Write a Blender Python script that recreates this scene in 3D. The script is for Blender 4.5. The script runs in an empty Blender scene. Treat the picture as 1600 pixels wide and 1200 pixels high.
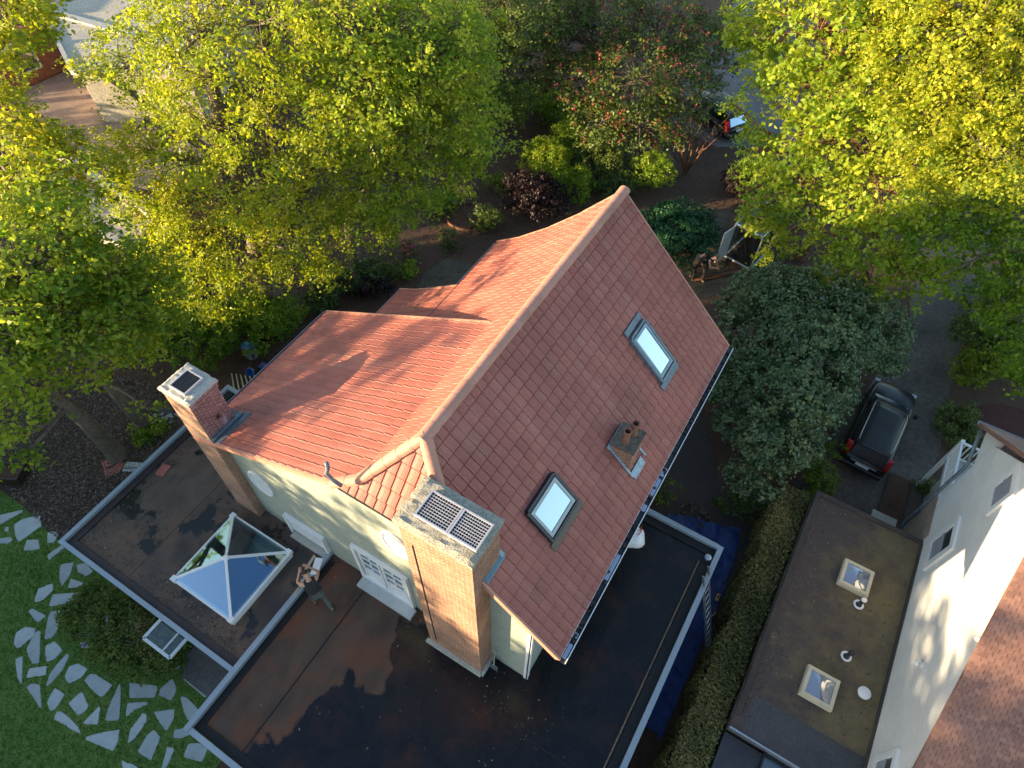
import bpy, bmesh, math, random
import numpy as np
from mathutils import Vector, Matrix, Euler
random.seed(7); rng = np.random.default_rng(11)
S = bpy.context.scene
COL = S.collection
# ------------------------------------------------------------------ camera
CAMH = 22.2; FPX = 1054.6767
def _rot(a, b, c):
    ca,sa,cb,sb,cc,sc = math.cos(a),math.sin(a),math.cos(b),math.sin(b),math.cos(c),math.sin(c)
    Rz=np.array([[ca,-sa,0],[sa,ca,0],[0,0,1]]);Rx=np.array([[1,0,0],[0,cb,-sb],[0,sb,cb]]);R2=np.array([[cc,-sc,0],[sc,cc,0],[0,0,1]])
    return R2@Rx@Rz
CM = _rot(5.758445971, -0.641320669, -0.024740897)
cd = bpy.data.cameras.new("camera"); cam = bpy.data.objects.new("camera", cd); COL.objects.link(cam)
cd.sensor_width = 36; cd.lens = FPX/1600*36; cd.clip_end = 1000; cd.clip_start = .1
m4 = Matrix([list(r)+[0] for r in CM.T]+[[0,0,0,1]]); m4.translation = (0,0,CAMH); cam.matrix_world = m4
S.camera = cam
# ------------------------------------------------------------------ sky, sun, exposure
SUN_AZ = math.radians(45.5+180)      # where the sun stands, clockwise from +Y
SUN_EL = math.radians(8.0)
W = bpy.data.worlds.new("World"); S.world = W; W.use_nodes = True
nt = W.node_tree; nt.nodes.clear()
sk = nt.nodes.new('ShaderNodeTexSky'); sk.sky_type = 'NISHITA'; sk.sun_disc = False
sk.sun_elevation = SUN_EL; sk.sun_rotation = SUN_AZ; sk.air_density = 1.0; sk.dust_density = 1.0; sk.ozone_density = 1.7
bg = nt.nodes.new('ShaderNodeBackground'); bg.inputs[1].default_value = 0.15
wo = nt.nodes.new('ShaderNodeOutputWorld'); nt.links.new(sk.outputs[0], bg.inputs[0]); nt.links.new(bg.outputs[0], wo.inputs[0])
sl = bpy.data.lights.new("sun", 'SUN'); sl.energy = 4.6; sl.angle = math.radians(0.55); sl.color = (1.0, .77, .46)
so = bpy.data.objects.new("sun", sl); COL.objects.link(so)
sd = Vector((math.sin(SUN_AZ)*math.cos(SUN_EL), math.cos(SUN_AZ)*math.cos(SUN_EL), math.sin(SUN_EL)))
so.rotation_euler = sd.to_track_quat('Z', 'Y').to_euler(); so.location = (-30,-30,20)
S.view_settings.view_transform = 'Standard'; S.view_settings.look = 'None'; S.view_settings.gamma = 1; S.view_settings.exposure = 1.86
S.render.engine = 'CYCLES'; S.cycles.max_bounces = 6; S.cycles.transparent_max_bounces = 8
# ------------------------------------------------------------------ surveying: photo ray -> point at a known height / plane
def ray(u, v): return CM.T@np.array([(u-800)/FPX, -(v-600)/FPX, -1.])
def at(u, v, z=0.):
    d = ray(u,v); t = (z-CAMH)/d[2]; return Vector((d[0]*t, d[1]*t, z))
def onx(u, v, x): d = ray(u,v); t = x/d[0]; return Vector((x, d[1]*t, CAMH+d[2]*t))
def ony(u, v, y): d = ray(u,v); t = y/d[1]; return Vector((d[0]*t, y, CAMH+d[2]*t))
# ------------------------------------------------------------------ object helpers
def tag(o, label, cat, group=None, kind=None):
    if label: o['label'] = label
    if cat: o['category'] = cat
    if group: o['group'] = group
    if kind: o['kind'] = kind
    return o
def thing(name, label, cat, loc=(0,0,0), group=None):
    o = bpy.data.objects.new(name, None); COL.objects.link(o); o.location = loc; o.empty_display_size = .3
    return tag(o, label, cat, group)
def root_of(o):
    while o.parent: o = o.parent
    return o
class MB:
    def __init__(s): s.v=[]; s.f=[]; s.t=[]; s.mi=[]; s.cm=0
    def add(s, vs, fs, t=0.5):
        n=len(s.v); s.v += [tuple(v) for v in vs]
        for f in fs: s.f.append(tuple(i+n for i in f)); s.t.append(t); s.mi.append(s.cm)
        return s
    def box(s, lo, hi, t=.5, M=None):
        x0,y0,z0=lo; x1,y1,z1=hi
        vs=[(x0,y0,z0),(x1,y0,z0),(x1,y1,z0),(x0,y1,z0),(x0,y0,z1),(x1,y0,z1),(x1,y1,z1),(x0,y1,z1)]
        if M: vs=[M@Vector(v) for v in vs]
        return s.add(vs,[(3,2,1,0),(4,5,6,7),(0,1,5,4),(1,2,6,5),(2,3,7,6),(3,0,4,7)],t)
    def prism(s, pts, d, t=.5):            # planar polygon pts extruded by vector d
        n=len(pts); d=Vector(d); a=[Vector(p) for p in pts]; b=[p+d for p in a]
        nn=sum(((a[i]-a[0]).cross(a[(i+1)%n]-a[0]) for i in range(n)), Vector())
        if nn.dot(d)>0: fr=[tuple(range(n-1,-1,-1)), tuple(range(n,2*n))]; sd=[(i,(i+1)%n,n+(i+1)%n,n+i) for i in range(n)]
        else: fr=[tuple(range(n)), tuple(range(2*n-1,n-1,-1))]; sd=[(n+i,n+(i+1)%n,(i+1)%n,i) for i in range(n)]
        return s.add(a+b, fr+sd, t)
    def bar(s, A, B, w, h, up=(0,0,1), t=.5, off=0):    # box from A to B, width w across, height h along up (centred + off)
        A=Vector(A); B=Vector(B); d=(B-A).normalized(); u=Vector(up); x=d.cross(u).normalized(); z=x.cross(d).normalized()
        vs=[]
        for P_ in (A,B):
            for a,b in ((-1,-1),(1,-1),(1,1),(-1,1)): vs.append(P_+x*(a*w/2)+z*(b*h/2+off))
        return s.add(vs,[(0,1,2,3),(7,6,5,4),(0,4,5,1),(1,5,6,2),(2,6,7,3),(3,7,4,0)],t)
    def tube(s, pts, rad, n=8, t=.5, caps=True):
        pts=[Vector(p) for p in pts]; k=len(pts)
        if not hasattr(rad,'__len__'): rad=[rad]*k
        vs=[]; ref=None
        for i,p in enumerate(pts):
            d=(pts[min(i+1,k-1)]-pts[max(i-1,0)]).normalized()
            if ref is None: ref=Vector((0,0,1)) if abs(d.z)<.9 else Vector((1,0,0))
            x=d.cross(ref).normalized(); y=x.cross(d).normalized(); ref=y
            for j in range(n):
                a=2*math.pi*j/n; vs.append(p+(x*math.cos(a)+y*math.sin(a))*rad[i])
        fs=[(i*n+j,i*n+(j+1)%n,(i+1)*n+(j+1)%n,(i+1)*n+j) for i in range(k-1) for j in range(n)]
        if caps: fs+= [tuple(range(n-1,-1,-1)), tuple((k-1)*n+j for j in range(n))]
        return s.add(vs,fs,t)
    def lathe(s, c, prof, n=16, t=.5):     # prof [(r,z)] about vertical through c
        c=Vector(c); vs=[]
        for r,z in prof:
            for j in range(n): a=2*math.pi*j/n; vs.append(c+Vector((r*math.cos(a), r*math.sin(a), z)))
        k=len(prof); fs=[(i*n+j,i*n+(j+1)%n,(i+1)*n+(j+1)%n,(i+1)*n+j) for i in range(k-1) for j in range(n)]
        fs+=[tuple(range(n-1,-1,-1)), tuple((k-1)*n+j for j in range(n))]
        return s.add(vs,fs,t)
    def loft(s, rings, t=.5, caps=True):
        n=len(rings[0]); vs=[p for r in rings for p in r]; k=len(rings)
        fs=[(i*n+j,i*n+(j+1)%n,(i+1)*n+(j+1)%n,(i+1)*n+j) for i in range(k-1) for j in range(n)]
        if caps: fs+=[tuple(range(n-1,-1,-1)), tuple((k-1)*n+j for j in range(n))]
        return s.add(vs,fs,t)
    def build(s, name, mats, parent=None, smooth=False, bevel=0, clips=None, label=None):
        me=bpy.data.meshes.new(name); o0=Vector((0,0,0))
        if parent: o0=root_of(parent).location
        me.from_pydata([tuple(Vector(v)-o0) for v in s.v],[],s.f)
        if not isinstance(mats,(list,tuple)): mats=[mats]
        for m in mats: me.materials.append(m)
        a=me.attributes.new('tint','FLOAT','FACE'); a.data.foreach_set('value', s.t)
        me.polygons.foreach_set('material_index', s.mi)
        if smooth: me.polygons.foreach_set('use_smooth',[True]*len(me.polygons))
        if clips or bevel or True:
            bm=bmesh.new(); bm.from_mesh(me)
            for co,no in (clips or []):
                bmesh.ops.bisect_plane(bm, geom=bm.verts[:]+bm.edges[:]+bm.faces[:], dist=1e-5, plane_co=Vector(co)-o0, plane_no=Vector(no), clear_outer=True)
            if bevel:
                es=[e for e in bm.edges if len(e.link_faces)==2 and e.calc_face_angle(0)>.5]
                bmesh.ops.bevel(bm, geom=es, offset=bevel, segments=1, affect='EDGES')
            bm.to_mesh(me); bm.free()
        me.update()
        o=bpy.data.objects.new(name,me); COL.objects.link(o)
        if parent: o.parent=parent
        if label: o['label']=label
        return o
def copy_tree(o, parent=None):
    c=o.copy(); COL.objects.link(c)
    if parent: c.parent=parent
    for ch in list(o.children): copy_tree(ch, c)
    return c
# ------------------------------------------------------------------ materials
class N:
    def __init__(s, name):
        s.m=bpy.data.materials.new(name); s.m.use_nodes=True; s.t=s.m.node_tree; s.b=s.t.nodes['Principled BSDF']; s.out=s.t.nodes['Material Output']; s.co=None
    def n(s, ty, **kw):
        x=s.t.nodes.new(ty)
        for k,v in kw.items():
            if k.startswith('i_'): x.inputs[k[2:].replace('_',' ')].default_value=v
            else: setattr(x,k,v)
        return x
    def l(s,a,b): s.t.links.new(a,b)
    def coord(s):
        if not s.co: s.co=s.n('ShaderNodeTexCoord').outputs['Object']
        return s.co
    def noise(s, scale, detail=4, rough=.6, stretch=None, seed=None):
        c=s.coord()
        if stretch or seed:
            mp=s.n('ShaderNodeMapping'); s.l(c,mp.inputs[0])
            if stretch: mp.inputs['Scale'].default_value=stretch
            if seed: mp.inputs['Location'].default_value=(seed*3.1,seed*1.7,seed*.9)
            c=mp.outputs[0]
        x=s.n('ShaderNodeTexNoise'); x.inputs['Scale'].default_value=scale; x.inputs['Detail'].default_value=detail; x.inputs['Roughness'].default_value=rough
        s.l(c,x.inputs['Vector']); return x.outputs['Fac']
    def ramp(s, fac, stops):
        r=s.n('ShaderNodeValToRGB'); s.l(fac,r.inputs[0]); e=r.color_ramp.elements
        while len(e)<len(stops): e.new(.5)
        for i,(p,c) in enumerate(stops): e[i].position=p; e[i].color=(*c,1) if hasattr(c,'__len__') else (c,c,c,1)
        return r.outputs[0]
    def mix(s, fac, a, b, mode='MIX'):
        x=s.n('ShaderNodeMix',data_type='RGBA',blend_type=mode)
        for sock,v in ((x.inputs[0],fac),(x.inputs[6],a),(x.inputs[7],b)):
            if hasattr(v,'is_output') or isinstance(v,bpy.types.NodeSocket): s.l(v,sock)
            elif hasattr(v,'__len__'): sock.default_value=(*v,1)
            else: sock.default_value=v
        return x.outputs[2]
    def math(s, op, a, b=0.):
        x=s.n('ShaderNodeMath',operation=op)
        for sock,v in ((x.inputs[0],a),(x.inputs[1],b)):
            if isinstance(v,bpy.types.NodeSocket): s.l(v,sock)
            else: sock.default_value=v
        return x.outputs[0]
    def attr(s, name='tint'): return s.n('ShaderNodeAttribute',attribute_name=name).outputs['Fac']
    def bump(s, h, strength=.3, dist=.02):
        x=s.n('ShaderNodeBump'); x.inputs['Strength'].default_value=strength; x.inputs['Distance'].default_value=dist; s.l(h,x.inputs['Height']); s.l(x.outputs[0],s.b.inputs['Normal'])
    def base(s, c):
        if isinstance(c,bpy.types.NodeSocket): s.l(c,s.b.inputs['Base Color'])
        else: s.b.inputs['Base Color'].default_value=(*c,1)
    def rough(s, r):
        if isinstance(r,bpy.types.NodeSocket): s.l(r,s.b.inputs['Roughness'])
        else: s.b.inputs['Roughness'].default_value=r
def simple(name, c1, c2=None, scale=3., rough=.8, bump=0, metal=0, fine=None, spec=.5, bd=.01):
    k=N(name); c2=c2 or tuple(x*.7 for x in c1)
    col=k.mix(k.ramp(k.noise(scale),[(.3,0),(.7,1)]),c1,c2)
    if fine: col=k.mix(k.ramp(k.noise(fine,3),[(.35,.55),(.65,1.)]),(0,0,0),col,'MIX') if False else k.mix(1.,col,k.ramp(k.noise(fine,3),[(.3,.6),(.7,1.25)]),'MULTIPLY')
    k.base(col); k.rough(rough); k.b.inputs['Metallic'].default_value=metal; k.b.inputs['Specular IOR Level'].default_value=spec
    if bump: k.bump(k.noise(fine or scale*8,3),bump,bd)
    return k.m
def wallvec(k):
    g=k.n('ShaderNodeNewGeometry'); sx=k.n('ShaderNodeSeparateXYZ'); k.l(g.outputs['Position'],sx.inputs[0]); sn=k.n('ShaderNodeSeparateXYZ'); k.l(g.outputs['True Normal'],sn.inputs[0])
    f=k.math('GREATER_THAN',k.math('ABSOLUTE',sn.outputs[0]),.7)
    u=k.math('ADD',k.math('MULTIPLY',sx.outputs[1],f),k.math('MULTIPLY',sx.outputs[0],k.math('SUBTRACT',1.,f)))
    c=k.n('ShaderNodeCombineXYZ'); k.l(u,c.inputs[0]); k.l(sx.outputs[2],c.inputs[1]); return c.outputs[0]
def brick(name, c1, c2, mortar, w=.22, h=.072, ms=.012, wash=None):
    k=N(name); v=wallvec(k); b=k.n('ShaderNodeTexBrick'); k.l(v,b.inputs['Vector'])
    b.inputs['Scale'].default_value=1; b.inputs['Brick Width'].default_value=w; b.inputs['Row Height'].default_value=h; b.inputs['Mortar Size'].default_value=ms; b.inputs['Mortar Smooth'].default_value=.3
    b.inputs['Color1'].default_value=(*c1,1); b.inputs['Color2'].default_value=(*c2,1); b.inputs['Mortar'].default_value=(*mortar,1); b.inputs['Bias'].default_value=-.1
    col=k.mix(1.,b.outputs['Color'],k.ramp(k.noise(1.3,5),[(.3,.7),(.7,1.2)]),'MULTIPLY')
    col=k.mix(1.,col,k.ramp(k.noise(14,3),[(.3,.75),(.7,1.2)]),'MULTIPLY')
    if wash: col=k.mix(k.ramp(k.noise(3.5,5,.7,stretch=(1,1,.5)),[(.55,0),(.66,.75)]),col,wash)
    k.base(col); k.rough(.9); k.bump(k.math('ADD',k.math('MULTIPLY',b.outputs['Fac'],-1.),k.math('MULTIPLY',k.noise(30,3),.5)),.6,.015); return k.m
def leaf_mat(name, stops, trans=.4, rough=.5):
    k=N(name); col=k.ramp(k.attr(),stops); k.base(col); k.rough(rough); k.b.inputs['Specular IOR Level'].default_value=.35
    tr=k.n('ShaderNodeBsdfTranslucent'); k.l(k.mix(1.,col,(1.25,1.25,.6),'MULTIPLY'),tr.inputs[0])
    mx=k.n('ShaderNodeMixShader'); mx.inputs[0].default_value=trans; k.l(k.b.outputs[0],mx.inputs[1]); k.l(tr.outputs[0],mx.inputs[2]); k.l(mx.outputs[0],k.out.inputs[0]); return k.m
def glass_mat(name, tint, refl=.35, clear=False, dark=(.02,.03,.035)):
    k=N(name)
    gl=k.n('ShaderNodeBsdfGlossy'); gl.inputs['Color'].default_value=(*tint,1); gl.inputs['Roughness'].default_value=.03
    if clear: under=k.n('ShaderNodeBsdfTransparent'); under.inputs[0].default_value=(*dark,1)
    else: under=k.b; k.base(dark); k.rough(.4)
    fr=k.n('ShaderNodeFresnel'); fr.inputs[0].default_value=1.6
    f=k.math('ADD',k.math('MULTIPLY',fr.outputs[0],1-refl),refl)
    mx=k.n('ShaderNodeMixShader'); k.l(f,mx.inputs[0]); k.l(under.outputs[0],mx.inputs[1]); k.l(gl.outputs[0],mx.inputs[2]); k.l(mx.outputs[0],k.out.inputs[0]); return k.m
MT={}
def roof_tile(name, a, b):
    k=N(name); col=k.mix(k.attr(),a,b); col=k.mix(1.,col,k.ramp(k.noise(.7,5),[(.3,.80),(.7,1.14)]),'MULTIPLY')
    col=k.mix(k.ramp(k.attr(),[(.955,0),(.97,.35)]),col,tuple(x*.55 for x in a)); col=k.mix(k.ramp(k.noise(5.5,6,.8,seed=6),[(.60,0),(.72,.45)]),col,(.16,.10,.075)); col=k.mix(k.ramp(k.noise(1.1,6,.7,stretch=(.35,1.8,.35),seed=3),[(.50,0),(.74,.28)]),col,(.58,.33,.24))
    col=k.mix(1.,col,k.ramp(k.noise(22,3),[(.3,.86),(.7,1.1)]),'MULTIPLY'); k.base(col); k.rough(.62); k.bump(k.noise(60,3),.25,.006); return k.m
M_tile=roof_tile('terracotta_tile',(.38,.112,.078),(.415,.130,.090))
M_ridge=roof_tile('terracotta_ridge',(.50,.23,.155),(.56,.26,.18))
M_oldtile=roof_tile('old_brown_tile',(.20,.10,.075),(.29,.15,.11))
M_render=simple('sage_render',(.38,.41,.335),(.33,.355,.29),2.,.85,.1,fine=40)
M_white=simple('white_paint',(.78,.78,.76),(.70,.70,.69),1.5,.5)
k=N('white_brick_paint'); v=wallvec(k); b=k.n('ShaderNodeTexBrick'); k.l(v,b.inputs['Vector'])
for i_,x in (('Scale',1),('Brick Width',.24),('Row Height',.08),('Mortar Size',.006)): b.inputs[i_].default_value=x
b.inputs['Color1'].default_value=(.80,.79,.75,1); b.inputs['Color2'].default_value=(.75,.74,.71,1); b.inputs['Mortar'].default_value=(.62,.61,.6,1)
k.base(k.mix(1.,b.outputs['Color'],k.ramp(k.noise(.8,5),[(.3,.88),(.7,1.05)]),'MULTIPLY')); k.rough(.75); k.bump(k.math('MULTIPLY',b.outputs['Fac'],-1.),.5,.01); M_wbrick=k.m
M_brickL=brick('weathered_red_brick',(.32,.105,.05),(.46,.19,.095),(.40,.31,.23),ms=.014)
M_brickW=brick('washed_red_brick',(.30,.10,.075),(.22,.06,.05),(.42,.36,.34),wash=(.55,.45,.44))
M_brickO=brick('orange_brick',(.42,.13,.06),(.34,.09,.045),(.2,.12,.08))
M_brickT=brick('tan_brick',(.36,.26,.19),(.30,.21,.15),(.35,.3,.26))
k=N('lichen_concrete'); c=k.mix(k.ramp(k.noise(3,5),[(.35,0),(.65,1)]),(.42,.38,.29),(.28,.25,.18)); c=k.mix(k.ramp(k.noise(26,4),[(.45,0),(.62,.8)]),c,(.50,.48,.42))
c=k.mix(k.ramp(k.noise(2.3,4,.7,seed=4),[(.60,0),(.66,.8)]),c,(.62,.27,.03)); k.base(c); k.rough(.95); k.bump(k.noise(24,5,.7),1,.05); M_conc=k.m
M_concs=simple('smooth_concrete',(.50,.47,.40),(.40,.38,.32),1.6,.9,.3,fine=40)
M_lead=simple('blue_grey_lead',(.20,.25,.28),(.13,.165,.19),5,.5,.2,metal=.3,fine=30)
M_zinc=simple('zinc_coping',(.33,.38,.42),(.27,.315,.36),.8,.5,0,metal=.3)
M_dkmetal=simple('dark_metal',(.03,.035,.045),(.05,.055,.06),4,.4,metal=.4)
M_alu=simple('aluminium',(.50,.52,.54),(.42,.44,.46),8,.35,metal=.8)
M_black=simple('black_plastic',(.015,.015,.017),(.022,.022,.024),5,.5)
M_pot=simple('clay_pot',(.34,.15,.09),(.24,.10,.065),8,.85,.3,fine=40)
M_wood=simple('weathered_wood',(.20,.13,.08),(.13,.085,.055),3,.85,.3,fine=30)
M_palew=simple('pale_wood',(.50,.42,.30),(.40,.33,.23),4,.8,fine=30)
M_deck=simple('wet_grey_deck',(.14,.12,.105),(.10,.085,.075),3,.6,fine=20)
M_bark=simple('grey_brown_bark',(.24,.18,.13),(.13,.10,.075),3,.95,.9,fine=14,bd=.05)
M_barkred=simple('red_brown_bark',(.26,.12,.065),(.14,.065,.04),3,.95,.9,fine=10,bd=.06)
M_white_pl=simple('white_plastic',(.80,.80,.79),(.74,.74,.73),3,.35)
M_blue=simple('blue_plastic',(.02,.13,.42),(.015,.09,.30),3,.45)
M_teal=simple('cyan_plastic',(.05,.28,.42),(.03,.2,.35),3,.4)
M_yel=simple('yellow_plastic',(.75,.42,.03),(.6,.35,.03),3,.5)
M_redp=simple('red_plastic',(.6,.05,.03),(.5,.04,.03),3,.45)
M_greyp=simple('grey_plastic',(.35,.35,.36),(.28,.28,.3),3,.5)
M_grille=simple('pale_grille_metal',(.62,.58,.58),(.5,.47,.48),5,.5,metal=.2)
k=N('grey_slab'); oi=k.n('ShaderNodeObjectInfo').outputs['Random']; c=k.mix(k.ramp(k.noise(1.6,6,.7),[(.3,0),(.7,1)]),(.45,.46,.44),(.34,.35,.34)); c=k.mix(1.,c,k.ramp(oi,[(0,.95),(1,1.22)]),'MULTIPLY'); c=k.mix(k.ramp(k.noise(4.5,6,.75,seed=4),[(.55,0),(.72,.5)]),c,(.17,.18,.13)); k.base(c); k.rough(.88); k.bump(k.noise(9,5),.4,.02); M_slab=k.m
M_glass_sky=glass_mat('sky_reflecting_glass',(.88,.97,1.),.36,dark=(.16,.20,.20))
M_glass_dk=glass_mat('dark_window_glass',(.9,.95,1.),.12)
M_glass_clear=glass_mat('lantern_glass',(.42,.68,1),.27,clear=True,dark=(.75,.92,.85))
M_void=simple('dark_interior',(.012,.011,.011),(.02,.018,.017),2,.9)
# flat roof membranes
def membrane(name, kind):
    k=N(name); g=k.n('ShaderNodeNewGeometry').outputs['Position']; k.co=g
    sx=k.n('ShaderNodeSeparateXYZ'); k.l(g,sx.inputs[0]); X,Y=sx.outputs[0],sx.outputs[1]
    n1=k.noise(.42,3,.5); n2=k.noise(2.2,5,.65); n3=k.noise(9,4,.6); st=k.noise(1.2,5,.6,stretch=(1.5,.8,1)); spk=k.noise(34,3,.8)
    if kind=='big':
        # dusty brown zone along the left parapet, wet black elsewhere
        e=k.math('ADD',k.math('MULTIPLY',k.math('SUBTRACT',n1,.5),5.),k.math('ADD',k.math('MULTIPLY',k.math('SUBTRACT',n2,.5),.55),k.math('MULTIPLY',k.math('SUBTRACT',Y,1.2),.42)))
        dry=k.ramp(k.math('MULTIPLY',k.math('SUBTRACT',k.math('ADD',-5.9,e),X),1.),[(.0,0),(.10,1)])
        brown=k.mix(k.ramp(st,[(.3,0),(.7,1)]),(.105,.066,.046),(.058,.038,.028)); brown=k.mix(k.ramp(k.noise(.9,4,seed=3),[(.45,0),(.65,.85)]),brown,(.14,.052,.027))
        wet=k.mix(k.ramp(n2,[(.35,0),(.75,1)]),(.006,.006,.008),(.013,.012,.014)); rust=k.ramp(k.noise(.7,6,.75,seed=9),[(.50,0),(.68,.7)])
        wet=k.mix(rust,wet,(.05,.020,.011)); k.b.inputs['Specular IOR Level'].default_value=.32
        col=k.mix(dry,wet,brown); r=k.mix(dry,k.mix(k.ramp(n1,[(.35,0),(.6,1)]),(.14,)*3,(.30,)*3),(.78,)*3)
    elif kind=='left':
        dry=k.ramp(n1,[(.36,0),(.46,1)]); brown=k.mix(k.ramp(st,[(.3,0),(.7,1)]),(.125,.085,.060),(.055,.037,.029)); brown=k.mix(k.ramp(k.noise(.8,5,seed=5),[(.45,0),(.65,.8)]),brown,(.15,.078,.046))
        pud=k.ramp(k.noise(.62,6,.62,seed=7),[(.43,1),(.455,0)]); brown=k.mix(k.ramp(k.noise(1.7,6,.75,seed=12),[(.52,0),(.64,.75)]),brown,(.035,.026,.022))
        col=k.mix(dry,(.045,.034,.03),brown); col=k.mix(pud,col,(.012,.010,.009)); r=k.mix(pud,(.7,)*3,(.3,)*3)
    else:
        e=k.math('ADD',k.math('MULTIPLY',k.math('SUBTRACT',X,4.9),.42),k.math('MULTIPLY',k.math('SUBTRACT',n1,.5),2.2))
        moss=k.ramp(k.math('ADD',k.math('MULTIPLY',e,.5),k.math('ADD',.36,k.math('MULTIPLY',k.math('SUBTRACT',n2,.5),1.3))),[(.15,0),(.85,1)])
        dk=k.mix(n2,(.05,.037,.034),(.085,.06,.052)); ms=k.mix(n3,(.125,.095,.045),(.19,.145,.065))
        col=k.mix(moss,dk,ms); col=k.mix(k.ramp(spk,[(.66,0),(.70,.8)]),col,(.36,.27,.14)); r=k.math('ADD',.75,0.)
    if kind!='nb': col=k.mix(k.ramp(spk,[(.73,0),(.76,.35)]),col,(.16,.13,.11))
    k.base(col); k.rough(r); k.bump(k.math('ADD',k.math('MULTIPLY',n2,1.),k.math('MULTIPLY',n3,.3)),.12,.03); return k.m
M_memL=membrane('brown_roofing_felt','left'); M_memB=membrane('wet_black_roofing_felt','big'); M_memN=membrane('mossy_roofing_felt','nb')
M_felt=simple('dark_brown_felt',(.05,.030,.026),(.028,.018,.017),3,.5,.2,fine=20)
M_feltd=simple('black_felt',(.009,.009,.010),(.016,.015,.015),3,.5,.2,fine=20,spec=.3)
# foliage
LF_yel=leaf_mat('yellow_green_leaf',[(0,(.12,.21,.018)),(.5,(.34,.41,.026)),(1,(.58,.53,.045))],.55)
LF_mid=leaf_mat('fresh_green_leaf',[(0,(.08,.18,.018)),(.5,(.215,.33,.028)),(1,(.46,.49,.045))],.55)
LF_bright=leaf_mat('bright_maple_leaf',[(0,(.13,.23,.02)),(.5,(.36,.40,.028)),(1,(.60,.51,.04))],.5)
LF_dark=leaf_mat('dark_green_leaf',[(0,(.03,.058,.014)),(.6,(.075,.12,.024)),(1,(.17,.21,.035))],.3)
LF_rhodo=leaf_mat('blue_green_leathery_leaf',[(0,(.035,.070,.030)),(.5,(.095,.15,.065)),(1,(.21,.25,.11))],.15,.42)
LF_hedge=leaf_mat('olive_hedge_leaf',[(0,(.08,.085,.025)),(.5,(.18,.17,.05)),(1,(.31,.23,.085))],.25)
LF_lime=leaf_mat('lime_leaf',[(0,(.06,.12,.01)),(.5,(.12,.2,.015)),(1,(.24,.28,.02))],.4)
LF_purple=leaf_mat('dark_purple_leaf',[(0,(.012,.006,.008)),(.6,(.025,.010,.012)),(1,(.045,.022,.018))],.2)
LF_ever=leaf_mat('deep_evergreen_leaf',[(0,(.010,.045,.018)),(.5,(.02,.085,.03)),(1,(.045,.13,.04))],.2)
def petal(name,a,b):
    return leaf_mat(name,[(0,a),(1,b)],.25,.6)
PT_pink=petal('pink_petal',(.22,.04,.045),(.42,.12,.10)); PT_white=petal('white_petal',(.5,.42,.45),(.75,.7,.7)); PT_mag=petal('magenta_petal',(.5,.03,.15),(.7,.12,.3)); PT_lil=petal('lilac_petal',(.4,.2,.5),(.6,.4,.65)); PT_red=petal('red_orange_petal',(.6,.07,.02),(.75,.15,.03))
# ground
k=N('dark_soil'); n1=k.noise(.35,6,.6); c=k.mix(k.ramp(n1,[(.3,0),(.7,1)]),(.06,.030,.018),(.11,.055,.032)); c=k.mix(k.ramp(k.noise(16,5,.8),[(.5,0),(.68,.7)]),c,(.20,.11,.065)); c=k.mix(k.ramp(k.noise(3,5),[(.55,0),(.7,.6)]),c,(.03,.02,.014)); k.base(c); k.rough(.95); k.bump(k.noise(12,6,.75),.9,.08); M_soil=k.m
k=N('lawn_turf'); c=k.mix(k.ramp(k.noise(.9,6,.65),[(.3,0),(.7,1)]),(.14,.25,.045),(.21,.27,.065)); c=k.mix(k.ramp(k.noise(25,4,.7),[(.4,0),(.65,.5)]),c,(.045,.08,.018)); k.base(c); k.rough(.95); k.bump(k.noise(30,4),.8,.05); M_lawn=k.m
LF_grass=leaf_mat('grass_blade',[(0,(.08,.18,.025)),(.6,(.17,.31,.045)),(1,(.31,.37,.09))],.3,.7)
M_chipbed=simple('chip_mulch',(.13,.085,.06),(.07,.045,.033),1.2,.95,.8,fine=28,bd=.05)
k=N('chip'); k.base(k.ramp(k.attr(),[(0,(.055,.035,.025)),(.5,(.15,.10,.07)),(1,(.32,.24,.18))])); k.rough(.9); M_chip=k.m
k=N('cobbled_drive'); vo=k.n('ShaderNodeTexVoronoi',feature='F1'); vo.inputs['Scale'].default_value=7; k.l(k.coord(),vo.inputs['Vector']); c=k.mix(vo.outputs['Distance'],(.13,.10,.078),(.065,.050,.040)); c=k.mix(1.,c,k.ramp(k.noise(.5,5),[(.3,.6),(.7,1.35)]),'MULTIPLY'); c=k.mix(k.ramp(k.noise(26,3,.8),[(.66,0),(.72,.5)]),c,(.18,.15,.12)); k.base(c); k.rough(.8); k.bump(vo.outputs['Distance'],-.5,.03); M_drive=k.m
M_asph=simple('grey_asphalt',(.20,.18,.17),(.15,.135,.13),.8,.9,.3,fine=40)
M_path=simple('gravelly_path',(.12,.09,.06),(.08,.06,.042),1.5,.95,.5,fine=30)
M_brown=simple('damp_brown_paving',(.040,.027,.022),(.06,.038,.03),1,.75,.3,fine=24)
k=N('blue_tarpaulin'); st=k.noise(2.2,6,.65,stretch=(1.8,.8,1)); c=k.mix(k.ramp(st,[(.35,0),(.65,1)]),(.008,.024,.12),(.018,.05,.20)); c=k.mix(k.ramp(k.noise(1.3,5,seed=2),[(.58,0),(.7,.7)]),c,(.012,.014,.03)); k.base(c); k.rough(.38); k.bump(st,1.,.12); M_tarp=k.m
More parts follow.
